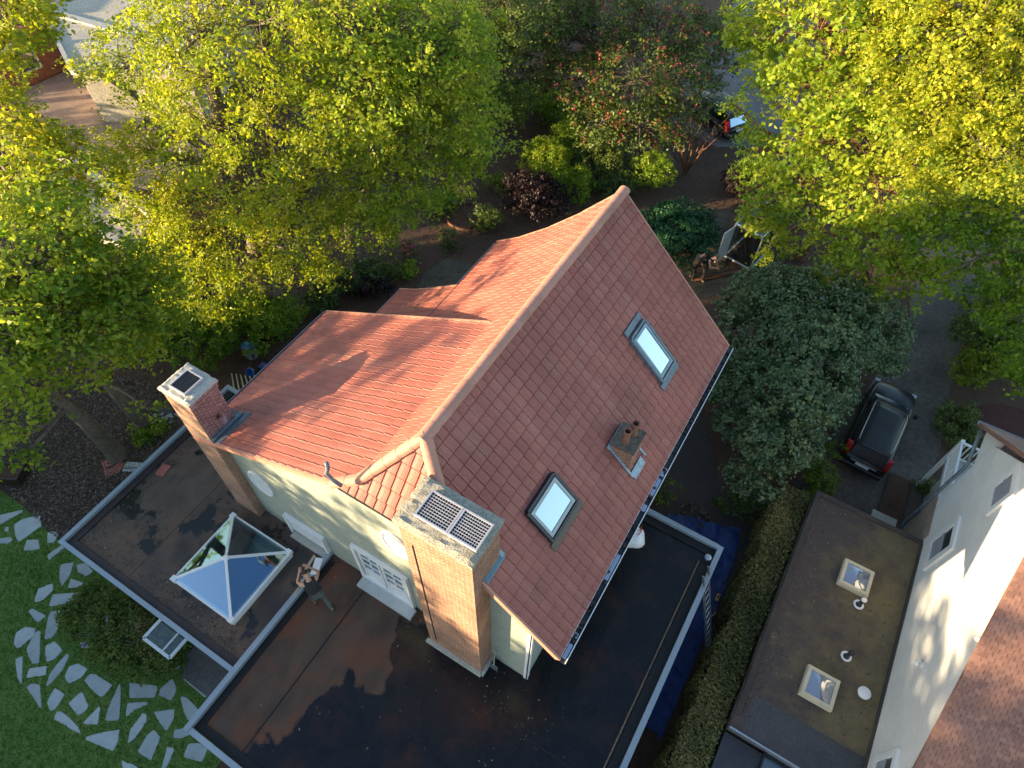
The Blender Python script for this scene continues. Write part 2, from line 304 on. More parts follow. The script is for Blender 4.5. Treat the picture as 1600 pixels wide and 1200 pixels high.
# ------------------------------------------------------------------ fast leaf meshes
def unit(a): return a/np.maximum(np.linalg.norm(a,axis=1,keepdims=True),1e-9)
def leaf_object(name, mat, C, Nn, size, tint, parent=None, aspect=.62, loc=None):
    n=len(C); Nn=unit(Nn); r=unit(rng.normal(size=(n,3))); a=unit(np.cross(Nn,r)); b=np.cross(Nn,a)
    size=np.asarray(size).reshape(-1,1)*np.ones((n,1)); o=np.array(root_of(parent).location) if parent else np.zeros(3)
    droop=Nn*size*.12
    V=np.stack([C-a*size*.5, C+b*size*aspect*.5-droop*.0+a*size*.08, C+a*size*.5-droop*1.4, C-b*size*aspect*.5+a*size*.08],1)+ (droop*.5)[:,None,:]*np.array([0,0,0,0])[None,:,None]
    V=V.reshape(-1,3)-o
    me=bpy.data.meshes.new(name); me.vertices.add(4*n); me.vertices.foreach_set('co',V.astype(np.float32).ravel())
    me.loops.add(4*n); me.loops.foreach_set('vertex_index',np.arange(4*n,dtype=np.int32)); me.polygons.add(n); me.polygons.foreach_set('loop_start',np.arange(0,4*n,4,dtype=np.int32)); me.polygons.foreach_set('loop_total',np.full(n,4,dtype=np.int32))
    me.materials.append(mat); at_=me.attributes.new('tint','FLOAT','FACE'); at_.data.foreach_set('value',np.clip(tint,0,1).astype(np.float32)); me.update(calc_edges=True)
    ob=bpy.data.objects.new(name,me); COL.objects.link(ob)
    if parent: ob.parent=parent
    return ob
def crown_points(lobes, dens, spray_r, per, lsize, up=.7, flat=.35, gap=.25, inner=.45, hue=0.):
    """lobes (x,y,z,r[,squash]) -> leaf centres, normals, sizes, tints + spray centres"""
    C=[];Nn=[];T=[];SP=[]
    for L in lobes:
        x,y,z,r=L[:4]; sq=L[4] if len(L)>4 else .75
        n=max(6,int(dens*r*r)); d=unit(rng.normal(size=(n,3))); rr=r*(inner+(1-inner)*rng.random((n,1))**.6)
        c=np.array([x,y,z])+d*rr*np.array([1,1,sq])
        # lumpy gaps
        g=np.sin(c[:,0]*1.9+y)+np.sin(c[:,1]*2.3+x)+np.sin(c[:,2]*2.9+r*9); keep=(g>-1.6+gap*2) | (rng.random(n)<.35)
        c=c[keep]; d=d[keep]; ax=unit(d*(1-up)+np.array([0,0,up])+rng.normal(size=d.shape)*.25)
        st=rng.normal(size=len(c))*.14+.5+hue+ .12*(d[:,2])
        for i in range(len(c)):
            k=max(3,int(per*(.35+1.3*rng.random()))); sr=spray_r*(.5+1.0*rng.random()); p=rng.normal(size=(k,3))*.5; A=ax[i]
            p=p-np.outer(p@A,A)*(1-flat); C.append(c[i]+p*sr); Nn.append(A+rng.normal(size=(k,3))*.45); T.append(st[i]+rng.normal(size=k)*.13)
        SP.append(c)
    C=np.concatenate(C);Nn=np.concatenate(Nn);T=np.concatenate(T)
    return C,Nn,lsize*(.5+.9*rng.random(len(C))),T,SP
def tree(name, label, base, trunkpts, lobes, leafmat, barkmat=None, r0=.3, dens=26, spray_r=.42, per=26, lsize=.15, group=None, cat='tree', twigs=.35, stems=None, hue=0., hollow=0., **kw):
    base=Vector(base); t=thing(name,label,cat,base,group); mb=MB(); tp=[Vector(p) for p in trunkpts]
    def smooth(pts,m=4):
        o=[]
        for i in range(len(pts)-1):
            p0,p1,p2,p3=pts[max(i-1,0)],pts[i],pts[i+1],pts[min(i+2,len(pts)-1)]
            for j in range(m): s_=j/m; o.append(.5*((2*p1)+(-p0+p2)*s_+(2*p0-5*p1+4*p2-p3)*s_*s_+(-p0+3*p1-3*p2+p3)*s_**3))
        return o+[pts[-1]]
    main=smooth([base]+tp); k=len(main); mb.tube([main[0]-Vector((0,0,.1))]+main,[r0*1.5]+[r0*(1-.72*i/(k-1))*(1.15 if i==0 else 1) for i in range(k)],9)
    allm=[list(main)]
    for st in (stems or []):
        q=smooth([Vector(p) for p in st]); mb.tube(q,[r0*.75*(1-.65*i/(len(q)-1)) for i in range(len(q))],8); allm.append(q)
    C,Nn,sz,T,SP=crown_points(lobes,dens,spray_r,per,lsize,hue=hue,**kw)
    if hollow:
        nd=np.array([tuple(p) for q in allm for p in q]); dm=np.full(len(C),1e9)
        for q_ in nd: dm=np.minimum(dm,((C-q_)**2).sum(1))
        kp=dm>(hollow*(.7+.5*rng.random(len(C))))**2; C,Nn,sz,T=C[kp],Nn[kp],sz[kp],T[kp]
    nodes=[p for q in allm for p in q[len(q)//4:]]
    for L,c in zip(lobes,SP):
        lc=Vector(L[:3]); best=min(nodes,key=lambda p:(p-lc).length+max(0,p.z-lc.z)*1.5)
        mid=(best+lc)/2+Vector((random.uniform(-.3,.3),random.uniform(-.3,.3),random.uniform(-.1,.4))); ln=(best-lc).length
        rr=min(r0*.4,.03+.018*ln+.015*L[3]); q=smooth([best,mid,lc],3); mb.tube(q,[rr*(1-.55*i/(len(q)-1)) for i in range(len(q))],6,caps=False)
        m=int(len(c)*twigs); 
        for p in c[:m]:
            p=Vector(p); s_=q[random.randrange(len(q)//2,len(q))]; md=(s_+p)/2+Vector((0,0,.12)); mb.tube([s_,md,p],[max(.012,rr*.3),.012,.006],4,caps=False)
    mb.build('trunk',barkmat or M_bark,t,smooth=True)
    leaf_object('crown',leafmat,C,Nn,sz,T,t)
    return t
def W3(*L): return [(*at(u,v,z),r,*rest) for (u,v,z,r,*rest) in L]
#@@GROUND
# ================================================================== SETTING: ground
def sheet(name, pts, z, mat, cat=None):
    mb=MB(); mb.add([(p[0],p[1],z) for p in pts],[tuple(range(len(pts)))]); 
    o=mb.build(name,mat); o.data.polygons[0].use_smooth=False
    if o.data.polygons[0].normal.z<0: o.data.flip_normals()
    o['kind']='structure'; return o
sheet('ground',[(-260,-200),(240,-200),(240,320),(-260,320)],0,M_soil)
LAWN=[at(u,v,0) for u,v in ((-400,730),(0,765),(35,790),(75,830),(100,850),(165,838))]+[Vector((-15.35,.2,0)),Vector((-8.4,.2,0)),Vector((-8.4,-14,0)),Vector((-40,-14,0))]
sheet('lawn',LAWN,.004,M_lawn)
CH=[at(u,v,0) for u,v in ((-60,720),(0,764),(35,789),(75,829),(100,849),(165,836),(300,690),(300,620),(200,590),(60,590),(-100,620))]
sheet('mulch_bed',CH,.008,M_chipbed)
DR=[at(u,v,0) for u,v in ((1545,440),(1500,560),(1472,650),(1470,700),(1452,745),(1440,800),(1420,870),(1300,830),(1240,760),(1330,640),(1420,520),(1425,430),(1440,330),(1560,330))]
sheet('driveway',DR,.004,M_drive)
sheet('road',[at(u,v,0) for u,v in ((1040,190),(1120,40),(1200,-60),(1700,-60),(1750,160),(1480,150),(1330,160),(1230,230),(1120,230))],.004,M_asph)
sheet('paved_yard',[(-1.75,9.9),(2.3,9.9),(2.4,13.4),(.6,14.5),(-1.2,17.5),(-1.75,17)],.004,M_brown)
sheet('path',[at(u,v,0) for u,v in ((1085,470),(1210,440),(1215,425),(1140,425),(1115,380),(1145,330),(1125,330),(1090,390),(1060,430),(1060,470))],.004,M_path)
sheet('curved_path',[at(u,v,0) for u,v in ((640,470),(665,425),(700,402),(735,412),(740,425),(705,470))],.004,M_path)
def in_poly(x,y,P_):
    ins=np.zeros(len(x),bool); n=len(P_)
    for i in range(n):
        x0,y0=P_[i][0],P_[i][1]; x1,y1=P_[(i+1)%n][0],P_[(i+1)%n][1]
        c=((y0>y)!=(y1>y))&(x<(x1-x0)*(y-y0)/((y1-y0) if y1!=y0 else 1e-9)+x0); ins^=c
    return ins
def scatter(poly, n, z=0., xr=None):
    xs=[p[0] for p in poly]; ys=[p[1] for p in poly]; x=rng.uniform(min(xs),max(xs),n*3); y=rng.uniform(min(ys),max(ys),n*3); k_=in_poly(x,y,poly); x,y=x[k_][:n],y[k_][:n]
    return np.stack([x,y,np.full(len(x),z)],1)
# stepping stones, outlines surveyed one by one
ST="""0,30 105,5 110,15 30,60 0,78|65,75 110,45 190,30 197,80 90,155 75,140|220,110 250,102 272,115 250,160 218,158|125,145 180,142 187,188 110,195|-8,140 50,130 65,145 40,162 -8,162|220,215 290,165 300,180 228,240|280,260 345,245 330,300 290,360 275,320|355,260 400,250 435,290 400,315 360,295|330,322 390,345 370,362 315,370|178,370 245,345 250,375 200,425 160,435|245,395 375,388 360,415 300,440 225,455|132,475 150,460 218,495 190,522 170,525|235,475 300,468 280,520 265,570 240,600 203,605 215,540|120,545 168,555 160,585 110,630 85,650 65,630 75,575|165,570 192,565 185,715 150,720 122,650|215,630 255,612 295,655 250,700 215,710 210,660|310,670 325,675 290,750 220,825 212,815 240,750|72,695 108,680 105,810 95,808 80,770|135,740 222,727 215,770 122,785|320,730 365,715 410,740 375,785 320,810 300,775|390,795 420,762 445,765 525,815 480,870 460,870|122,825 150,808 188,815 195,930 180,915|255,828 303,858 260,925 235,940 218,895|315,900 380,845 410,905 405,930 365,960|550,812 562,812 555,975 535,982 488,980 500,930|598,805 640,808 733,820 720,875 600,878|800,783 818,820 815,850 795,890 735,865 745,830|880,748 985,835 950,877 850,790|460,912 468,925 455,1000 383,995|590,900 680,892 688,905 625,930 590,965 582,955|835,870 865,870 925,935 925,965 870,980 855,950|710,940 812,925 808,970 775,1028 760,1020|660,945 683,950 680,985 625,1065 592,1088 605,1020|265,935 290,940 365,1010 375,1045 250,975|430,1045 558,1020 550,1075 525,1125 395,1070 400,1055|715,1022 745,1055 700,1170 635,1125 680,1050|810,1020 870,1015 885,1045 835,1065 803,1060|775,1098 810,1110 790,1165 765,1210 745,1210|870,1090 920,1083 965,1110 935,1175 850,1150|563,1162 640,1195 640,1230 575,1225|25,85 45,85 40,110 22,105"""
SLB="""slab cut off by the left edge, above the other slabs|large five-sided slab near the mulch, third from the top|small squarish slab just left of the felt roof's corner|small slab directly below the large slab near the mulch|flat slab cut off by the left edge under the small square one|narrow slab running toward the felt roof's corner|tall slab tapering down, first one below the roof corner|rounded slab against the parapet beside the dark shrub|small low slab tucked between two slabs above the dark shrub|leaf-shaped slab on the outer edge of the path upper bend|wide slab touching the dark shrub at its upper left|small rhombic slab on the outer edge, left of the long wavy slab|long wavy slab beside the left side of the dark shrub|broad rounded slab outermost on the left bend|tall shield-shaped slab between two broad slabs at the left bend|broad six-sided slab just left of the dark shrub|long thin diagonal slab ending at the dark shrub|narrow upright slab, leftmost at the bottom of the bend|small oblong slab between the upright and the thin diagonal slab|squarish slab touching the lower left of the dark shrub|large four-sided slab directly below the dark shrub|pointed triangular slab on the outer lower left bend|diamond-shaped slab between the triangle and the five-sided slab|five-sided slab with a peaked top in the lower path|tall narrow spike-shaped slab below the dark shrub|wide oblong slab under the shrub's lower right|round-topped slab between the oblong slab and the deck steps|long oblong slab parallel to the deck steps|small triangular slab left of the spike-shaped slab|hook-shaped slab right of the spike-shaped slab|slab against the white parapet below the deck steps|heart-shaped slab in the middle of the lower path|tall leaning slab left of the heart-shaped slab|long sharp triangular slab on the lower outer edge|large kite-shaped slab near the bottom of the lawn|large upright four-sided slab near the bottom of the lawn|small round-ended slab touching the big roof's corner|narrow upright slab cut off by the bottom edge|last broad slab beside the lower parapet|slab mostly cut off by the bottom edge|tiny slab left of the large five-sided slab""".split('|')
stones=[]
for s_,lb in zip(ST.split('|'),SLB):
    pts=[tuple(map(float,q.split(','))) for q in s_.split()]
    w=[at(x*.3375,795+y*.3375,0) for x,y in pts]; c=sum(w,Vector())/len(w)
    dense=[]
    for i in range(len(w)):
        a_,b_=w[i],w[(i+1)%len(w)]
        for j in range(3): 
            p=a_.lerp(b_,j/3)
            if j: p+=Vector((random.uniform(-.012,.012),random.uniform(-.012,.012),0))
            else: p=p.lerp(c,.03)
            dense.append(p)
    mb=MB(); mb.prism([(p.x-c.x,p.y-c.y,-.02) for p in dense],(0,0,.05)); o=mb.build('stepping_stone',M_slab,bevel=.012); o.location=(c.x,c.y,random.uniform(-.008,.006)); o.rotation_euler=(random.uniform(-.012,.012),random.uniform(-.012,.012),0)
    tag(o,'grey '+lb,'stepping stone','stone slabs of the path through the lawn'); stones.append([(p.x,p.y) for p in dense])
# grass
G=scatter(LAWN,200000); G=G[(G[:,0]>-27)&(G[:,1]>-7)][:75000]
for st in stones: G=G[~in_poly(G[:,0],G[:,1],st)]
G[:,2]=.03; g=leaf_object('grass',LF_grass,G,np.concatenate([rng.normal(size=(len(G),2)),np.abs(rng.normal(size=(len(G),1)))*.5],1),.07*(.6+.8*rng.random(len(G))),.45+.3*np.sin(G[:,0]*1.3)*np.sin(G[:,1]*1.7)+rng.normal(size=len(G))*.2,aspect=.35)
tag(g,None,None,kind='stuff')
CP=scatter(CH,26000,.03); CP=CP[(CP[:,0]>-26)]; CP[:,2]+=rng.random(len(CP))*.03
g=leaf_object('wood_chips',M_chip,CP,np.concatenate([rng.normal(size=(len(CP),2))*.4,np.ones((len(CP),1))],1),.11*(.5+.9*rng.random(len(CP))),rng.random(len(CP))**1.5,aspect=.3); tag(g,None,None,kind='stuff')
FL=[(-34,2),(-12,5),(-12,15),(-8,15),(-1,23),(4,34),(-20,42),(-40,25)]
LP=scatter(FL,42000,.02); g=leaf_object('leaf_litter',M_chip,LP,np.concatenate([rng.normal(size=(len(LP),2))*.4,np.ones((len(LP),1))],1),.10*(.5+.9*rng.random(len(LP))),rng.random(len(LP))**2.*.6,aspect=.5); tag(g,None,None,kind='stuff')
#@@HOUSE
# ================================================================== MAIN HOUSE
YW=4.162; YV=3.942; YF=14.006; RZ=3.2
XG,ZG=-.984,7.401; XR,ZR=-4.897,11.161; YN=5.142; XL,ZL=-11.888,6.989; YL=9.175; XB,ZB=-5.939,10.0; ZH=9.724
house=thing('house','sage green house with red tile roof, two brick chimneys and wet flat roofs','house',(-5,9,0))
def zright(x): return ZG+(XG-x)*(ZR-ZG)/(XG-XR)
sh=(ZB-ZL)/(XB-XL); stp=(ZR-ZB)/(XR-XB)
def zleft(x): return ZL+(x-XL)*sh if x<XB else ZB+(x-XB)*stp
# walls
mb=MB(); d=.22
def sec(pts,y0,y1): mb.prism([(x,y0,z) for x,z in pts],(0,y1-y0,0))
zc_=ZH-.2
sec([(-11.25,0),(-1.753,0),(-1.753,zright(-1.753)-d),(XR+(ZR-zc_)/.961-.25,zc_),(-6.7,zc_),(-11.25,zleft(-11.25)-d)],YW,YN+.3)
sec([(-11.25,0),(-1.753,0),(-1.753,zright(-1.753)-d),(XR,ZR-d),(XB,ZB-d),(-11.25,zleft(-11.25)-d)],YN+.303,YL-.12)
sec([(-8.3,0),(-1.753,0),(-1.753,zright(-1.753)-d),(XR,ZR-d),(XB,ZB-d),(-8.3,7.85)],YL-.117,YF-.25)
mb.build('wall',M_render,house)
mb=MB(); mb.box((-1.83,YW-.035,RZ),(-1.70,YW-.002,zright(-1.753)-.3)); mb.box((-1.752,YW-.035,RZ),(-1.715,YW+.1,zright(-1.753)-.3)); mb.build('corner_trim',M_white,house)
# roof deck
roof=None
mb=MB()
def deck(pts,y0,y1,clips=None): mb.prism([(x,y0,z-.035) for x,z in pts]+[(x,y0,z-.15) for x,z in pts[::-1]],(0,y1-y0,0))
HP=((XR,YN,ZR),(0,-(ZR-ZH),(YN-YV)))   # hip plane, normal up and toward the camera side
def profL(t):   # swept slope of the far left part
    pts=[(XB,ZB),(-6.9,9.05),(-7.9,8.2),(-8.76,7.62),(-9.6,7.05),(-10.4,6.55),(-11.1,6.2)]
    return pts
deck([(XG+.02,ZG),(XR,ZR)],YV+.02,YF-.02); deck([(XR-.002,ZR),(XB,ZB),(XL+.02,ZL)],YV+.02,YL-.02)
deck([(XR-.002,ZR),(XB,ZB),(-6.9,9.05),(-7.9,8.2),(-8.74,7.63)],YL-.018,YF-.02)
deck([(-8.742,7.63),(-9.6,7.05),(-10.4,6.55),(-11.08,6.21)],YL-.018,11.68)
roof=mb.build('roof',M_felt,house,clips=[((HP[0][0],HP[0][1],HP[0][2]-.03),HP[1])])
mb=MB(); mb.add([(-6.5,YV+.01,ZH-.06),(-3.35,YV+.01,ZH-.06),(-3.35,YV+.01,ZH-.2),(-6.5,YV+.01,ZH-.2)],[(0,1,2,3)])
def tiles(path, U, ulen, slen, clips, tw=.235, ch=.33, jitter=.3, mat=None, name='tile_slope', amp=1.):
    """path(s)->(point, normal) down the slope; U unit vector along the courses"""
    mb=MB(); U=Vector(U); fr=[0,.05,.13,.19,.25,.6,.95]; hh=[-.020,.014,.015,.0,-.008,.003,.001]
    nt_=int(math.ceil(ulen/tw)); nc=int(math.ceil(slen/ch)); rowpts=lambda P_,n_,base,dx: None
    for i in range(nc):
        s0=i*ch; s1=min((i+1)*ch,slen); p0,n0=path(s0); p1,n1=path(s1); off=random.uniform(-.006,.006)
        for j in range(nt_):
            t=random.random(); dz=random.uniform(0,.007); du=random.uniform(-.004,.004)+off; vs=[]
            us=[(j+f)*tw+du for f in fr]+[(j+1)*tw+off]
            hs=[h*amp for h in hh]+[0]
            pm,nm=path(min(s0+.04,s1)); 
            for u,h in zip(us,hs): vs.append(p0+U*u+n0*(h-.028))
            for u,h in zip(us,hs): vs.append(pm+U*u+nm*(h+.004))
            for u,h in zip(us,hs): vs.append(p1+U*u+n1*(h+.040+dz))
            for u,h in zip(us,hs): vs.append(p1+U*u+n1*(-.03))
            k_=len(us); fs=[]
            for a_ in range(k_-1): fs.append((a_,a_+1,k_+a_+1,k_+a_)); fs.append((k_+a_,k_+a_+1,2*k_+a_+1,2*k_+a_)); fs.append((2*k_+a_,2*k_+a_+1,3*k_+a_+1,3*k_+a_))
            mb.add(vs,fs,t)
    o=mb.build(name,mat or M_tile,roof if mat is None else None,clips=clips)
    o.data.flip_normals() if o.data.polygons[0].normal.z<0 else None
    return o
def polypath(pts,y0):    # pts (x,z) polyline from the top down
    segs=[]; L=0
    for a,b in zip(pts,pts[1:]): l=math.hypot(b[0]-a[0],b[1]-a[1]); segs.append((L,l,a,b)); L+=l
    def f(s):
        for (s0,l,a,b) in segs:
            if s<=s0+l+1e-6 or (s0,l,a,b)==segs[-1]:
                t=(s-s0)/l; x=a[0]+(b[0]-a[0])*t; z=a[1]+(b[1]-a[1])*t; nx,nz=-(b[1]-a[1])/l,(b[0]-a[0])/l
                if nz<0: nx,nz=-nx,-nz
                return Vector((x,y0,z)),Vector((nx,0,nz))
    return f,L
hipclip=[HP]
f,L=polypath([(XR,ZR),(XG-.02,ZG)],YV); tiles(f,(0,1,0),YF-YV,L+.03,hipclip+[((0,YF,0),(0,1,0))])
f,L=polypath([(XR,ZR),(XB,ZB)],YV); tiles(f,(0,1,0),YF-YV,L,hipclip+[((0,YF,0),(0,1,0))],amp=.5)
f,L=polypath([(XB,ZB),(XL,ZL)],YV); tiles(f,(0,1,0),YL-YV,L,hipclip+[((0,YL,0),(0,1,0))],amp=.6)
f,L=polypath([(XB,ZB),(-6.9,9.05),(-7.9,8.2),(-8.76,7.62)],YL-.1); tiles(f,(0,1,0),YF-YL+.1,L,[((0,YF,0),(0,1,0))],amp=.8)
f,L=polypath([(-8.76,7.62),(-9.6,7.05),(-10.4,6.55),(-11.1,6.2)],YL-.1); tiles(f,(0,1,0),2.6,L,[((0,11.7,0),(0,1,0))],amp=.8)
hd=Vector((0,YV-YN,ZH-ZR)); hl=hd.length; hd.normalize(); hn=Vector((0,-(ZR-ZH),(YN-YV))).normalized()
rn=Vector((ZR-ZG,0,XG-XR)).normalized(); ln_=Vector((-(ZR-ZB),0,XR-XB)).normalized(); ls=Vector((-(ZB-ZL),0,XB-XL)).normalized()
tiles(lambda s:(Vector((XB,YN,ZR))+hd*s,hn),(1,0,0),2.75,hl+.02,[((XR,YN,ZR),rn),((XR,YN,ZR),ln_)],ch=.33)
tiles(lambda s:(Vector((XB-.9,YN,ZR))+hd*s,hn),(1,0,0),.9,hl+.02,[((XB,YN,ZB),ls)],ch=.33)
def ridge(A,B,r=.135,step=.40):
    A=Vector(A);B=Vector(B); d=(B-A); n=max(1,round(d.length/step)); mb=MB(); dd=d.normalized()
    x=dd.cross(Vector((0,0,1))).normalized(); z=x.cross(dd)
    for i in range(n):
        a=A+d*(i/n)-dd*.03; b=A+d*((i+1)/n); vs=[]
        for P_,rr in ((a,r*1.03),(b,r*.97)):
            for j in range(9): an=math.pi*j/8; vs.append(P_+x*(math.cos(an)*rr)+z*(math.sin(an)*rr*.85-.02))
        fs=[(j,j+1,9+j+1,9+j) for j in range(8)]
        mb.add(vs,fs,random.random())
    return mb.build('ridge_cap',M_ridge,roof,smooth=True)
ridge((XR,YF+.05,ZR+.02),(XR,YN-.1,ZR+.02),.15); ridge((XR,YN+.03,ZR+.03),(XB,YN-(ZR-ZB)/(ZR-ZH)*(YN-YV),ZB+.03),.14); ridge((XB,YN-(ZR-ZB)/(ZR-ZH)*(YN-YV),ZB+.03),(-6.5,YV-.03,ZH+.02),.14); ridge((XR,YN+.03,ZR+.03),(-3.4,YV-.03,ZH+.02),.14)
# verge strips, fascias
def vb(A,B,w=.05,h=.15): mb=MB(); mb.bar(A,B,w,h); mb.build('verge',M_ridge,roof)
for y in (YV-.02,YF+.02): vb((XG,y,ZG-.05),(-3.42 if y<5 else XR,y,zright(-3.42 if y<5 else XR)-.05),.05,.16)
vb((XL,YV-.02,ZL-.05),(-6.48,YV-.02,zleft(-6.48)-.05)); vb((XL,YL+.02,ZL-.03),(XB,YL+.02,ZB-.03))
def vchain(P_,y):
    mb=MB()
    for a,b in zip(P_,P_[1:]): mb.bar((a[0],y,a[1]-.04),(b[0]-.02,y,b[1]-.04),.05,.15)
    mb.build('verge',M_ridge,roof)
vchain([(XR,ZR),(XB,ZB),(-6.9,9.05),(-7.9,8.2),(-8.76,7.62)],YF+.02); vchain([(-8.76,7.62),(-9.6,7.05),(-10.4,6.55),(-11.1,6.2)],11.72)
mb=MB(); mb.bar((-6.45,YV+.05,ZH-.16),(-4.3,YV+.05,ZH-.16),.10,.22); mb.build('fascia',M_dkmetal,roof)
mb=MB(); mb.box((-6.9,YW-.02,ZH-.36),(-4.6,YW-.003,ZH-.28)); mb.build('soffit',M_white,roof); mb=MB(); mb.box((-1.9,YW,ZG-.2),(XG-.02,YF-.05,ZG-.14)); mb.build('soffit',M_white,roof)
def gutter(A,B,r=.065,side=1,mats=None,par=None,rim=.012,lab=None):
    A=Vector(A);B=Vector(B); d=(B-A).normalized(); x=d.cross(Vector((0,0,1))).normalized()*side; mb=MB(); n=8; ring=[]
    for P_ in (A,B):
        r1=[P_+x*(math.cos(math.pi*j/n)*r)-Vector((0,0,1))*math.sin(math.pi*j/n)*r for j in range(n+1)]
        r2=[P_+x*(math.cos(math.pi*j/n)*(r-.008))-Vector((0,0,1))*math.sin(math.pi*j/n)*(r-.008) for j in range(n,-1,-1)]
        ring.append(r1+r2)
    mb.loft(ring); mb.cm=1
    for s_ in (1,-1): mb.tube([A+x*r*s_,B+x*r*s_],rim,6)
    return mb.build('gutter',mats or [M_dkmetal,M_zinc],par or roof,label=lab)
gutter((XG+.10,YV-.03,ZG-.06),(XG+.10,YF+.05,ZG-.06),.075,-1,[M_dkmetal,M_white_pl],lab='dark gutter with a white rim full of debris')
gwm=glass_mat('gutter_water',(.8,.85,1),.32,dark=(.28,.29,.34))
for (a,b) in ((4.0,4.35),(4.5,4.62),(6.0,6.7),(8.0,8.2),(8.5,9.4)):     # standing water and pale grit in the gutter
    mb=MB(); mb.box((XG+.05,a,ZG-.10),(XG+.14,b,ZG-.088)); mb.build('gutter_water',gwm,roof)
for i in range(60):
    y=random.uniform(4,13.9); mb=MB() if i==0 else mb; mb.box((-.03,-.02,0),(.03,.04,.02),M=Matrix.Translation((XG+.10+random.uniform(-.03,.03),y,ZG-.09))@Euler((0,0,random.random()*3)).to_matrix().to_4x4())
mb.build('gutter_debris',M_chipbed,roof)['kind']='stuff'
gutter((XL-.06,YW+.7,ZL-.05),(XL-.06,YL+.02,ZL-.05),.07,1,lab='dark lead-coloured gutter')
gutter((-8.83,11.7,7.52),(-8.83,YF+.03,7.52),.06,1); gutter((-11.16,9.2,6.1),(-11.16,11.75,6.1),.06,1)
# little downpipe swan neck on the hip
mb=MB(); pA=ony(512,728,YV-.05); mb.tube([pA+Vector((0,.0,.12)),pA+Vector((.02,-.02,-.02)),pA+Vector((.02,-.1,-.12)),pA+Vector((.12,-.08,-.35)),pA+Vector((.3,-.05,-.45))],.045,8); mb.build('vent_pipe',M_lead,roof,smooth=True)
# windows and doors on the gable wall
def gpt(u,v): p=ony(u,v,YW); return p.x,p.z
def oval(cx,cz,rx,rz):
    fr_=MB(); n=28; o_=[Vector((cx+rx*math.cos(2*math.pi*i/n),YW-.04,cz+rz*math.sin(2*math.pi*i/n))) for i in range(n)]; i_=[Vector((cx+(rx-.06)*math.cos(2*math.pi*i/n),YW-.04,cz+(rz-.06)*math.sin(2*math.pi*i/n))) for i in range(n)]
    dn=Vector((0,.045,0)); vs=o_+i_+[p+dn for p in o_]+[p+dn for p in i_]; fs=[]
    for i in range(n): j=(i+1)%n; fs+=[(i,j,n+j,n+i),(i,2*n+i,2*n+j,j),(n+i,n+j,3*n+j,3*n+i)]
    fr_.add(vs,fs); w=fr_.build('window',M_white,house,label='small oval window')
    g_=MB(); g_.add([p+Vector((0,.025,0)) for p in i_],[tuple(range(n))]); g_.build('pane',M_blind,w)
M_blind=simple('white_blind',(.72,.74,.74),(.66,.68,.69),1,.35)
oval(-10.26,5.67,.42,.60); oval(-5.40,7.45,.42,.62)
def rect(mb_,x0,x1,z0,z1,y0,y1): mb_.box((x0,y0,z0),(x1,y1,z1))
mb=MB(); 
for (a,b,c,d_) in ((-9.85,-9.76,RZ,4.36),(-8.46,-8.37,RZ,4.36),(-9.76,-8.46,4.27,4.36)): rect(mb,a,b,c,d_,YW-.12,YW-.002)
w=mb.build('window',M_white,house,label='low white window door with a closed blind')
mb=MB(); rect(mb,-9.757,-8.463,RZ+.18,4.268,YW-.06,YW-.004); mb.build('pane',M_blind,w)
mb=MB(); rect(mb,-9.75,-8.47,RZ,RZ+.12,YW-.26,YW-.005); mb.build('sill',M_concs,w)
mb=MB()
for (a,b,c,d_) in ((-7.16,-7.05,RZ,5.46),(-5.42,-5.33,RZ,5.46),(-7.05,-5.42,5.36,5.46),(-7.05,-5.42,RZ,RZ+.3)): rect(mb,a,b,c,d_,YW-.10,YW-.002)
dr=mb.build('door',M_white,house,label='white double door with small glazed panes')
mb=MB()
for x0,x1 in ((-6.98,-6.27),(-6.21,-5.48)):
    for a in (x0,x1-.07): rect(mb,a,a+.07,RZ+.3,5.36,YW-.065,YW-.012)
    for z in (RZ+.3,RZ+.85,4.98+.29): rect(mb,x0+.07,x1-.07,z,z+.09,YW-.065,YW-.012)
    rect(mb,x0+.07,x1-.07,RZ+.39,RZ+.85,YW-.04,YW-.012)
    rect(mb,(x0+x1)/2-.02,(x0+x1)/2+.02,RZ+.94,5.27,YW-.055,YW-.02)
    for z in (4.47,4.87): rect(mb,x0+.07,x1-.07,z,z+.035,YW-.056,YW-.021)
mb.build('door_leaf',M_white,dr)
mb=MB(); rect(mb,-6.91,-6.34,RZ+.9,5.3,YW-.030,YW-.006); rect(mb,-6.14,-5.55,RZ+.9,5.3,YW-.030,YW-.006); mb.build('pane',M_glass_dk,dr)
mb=MB(); rect(mb,-7.12,-5.25,RZ+.002,RZ+.14,YW-.40,YW-.103); mb.build('door_step',M_slab,dr)
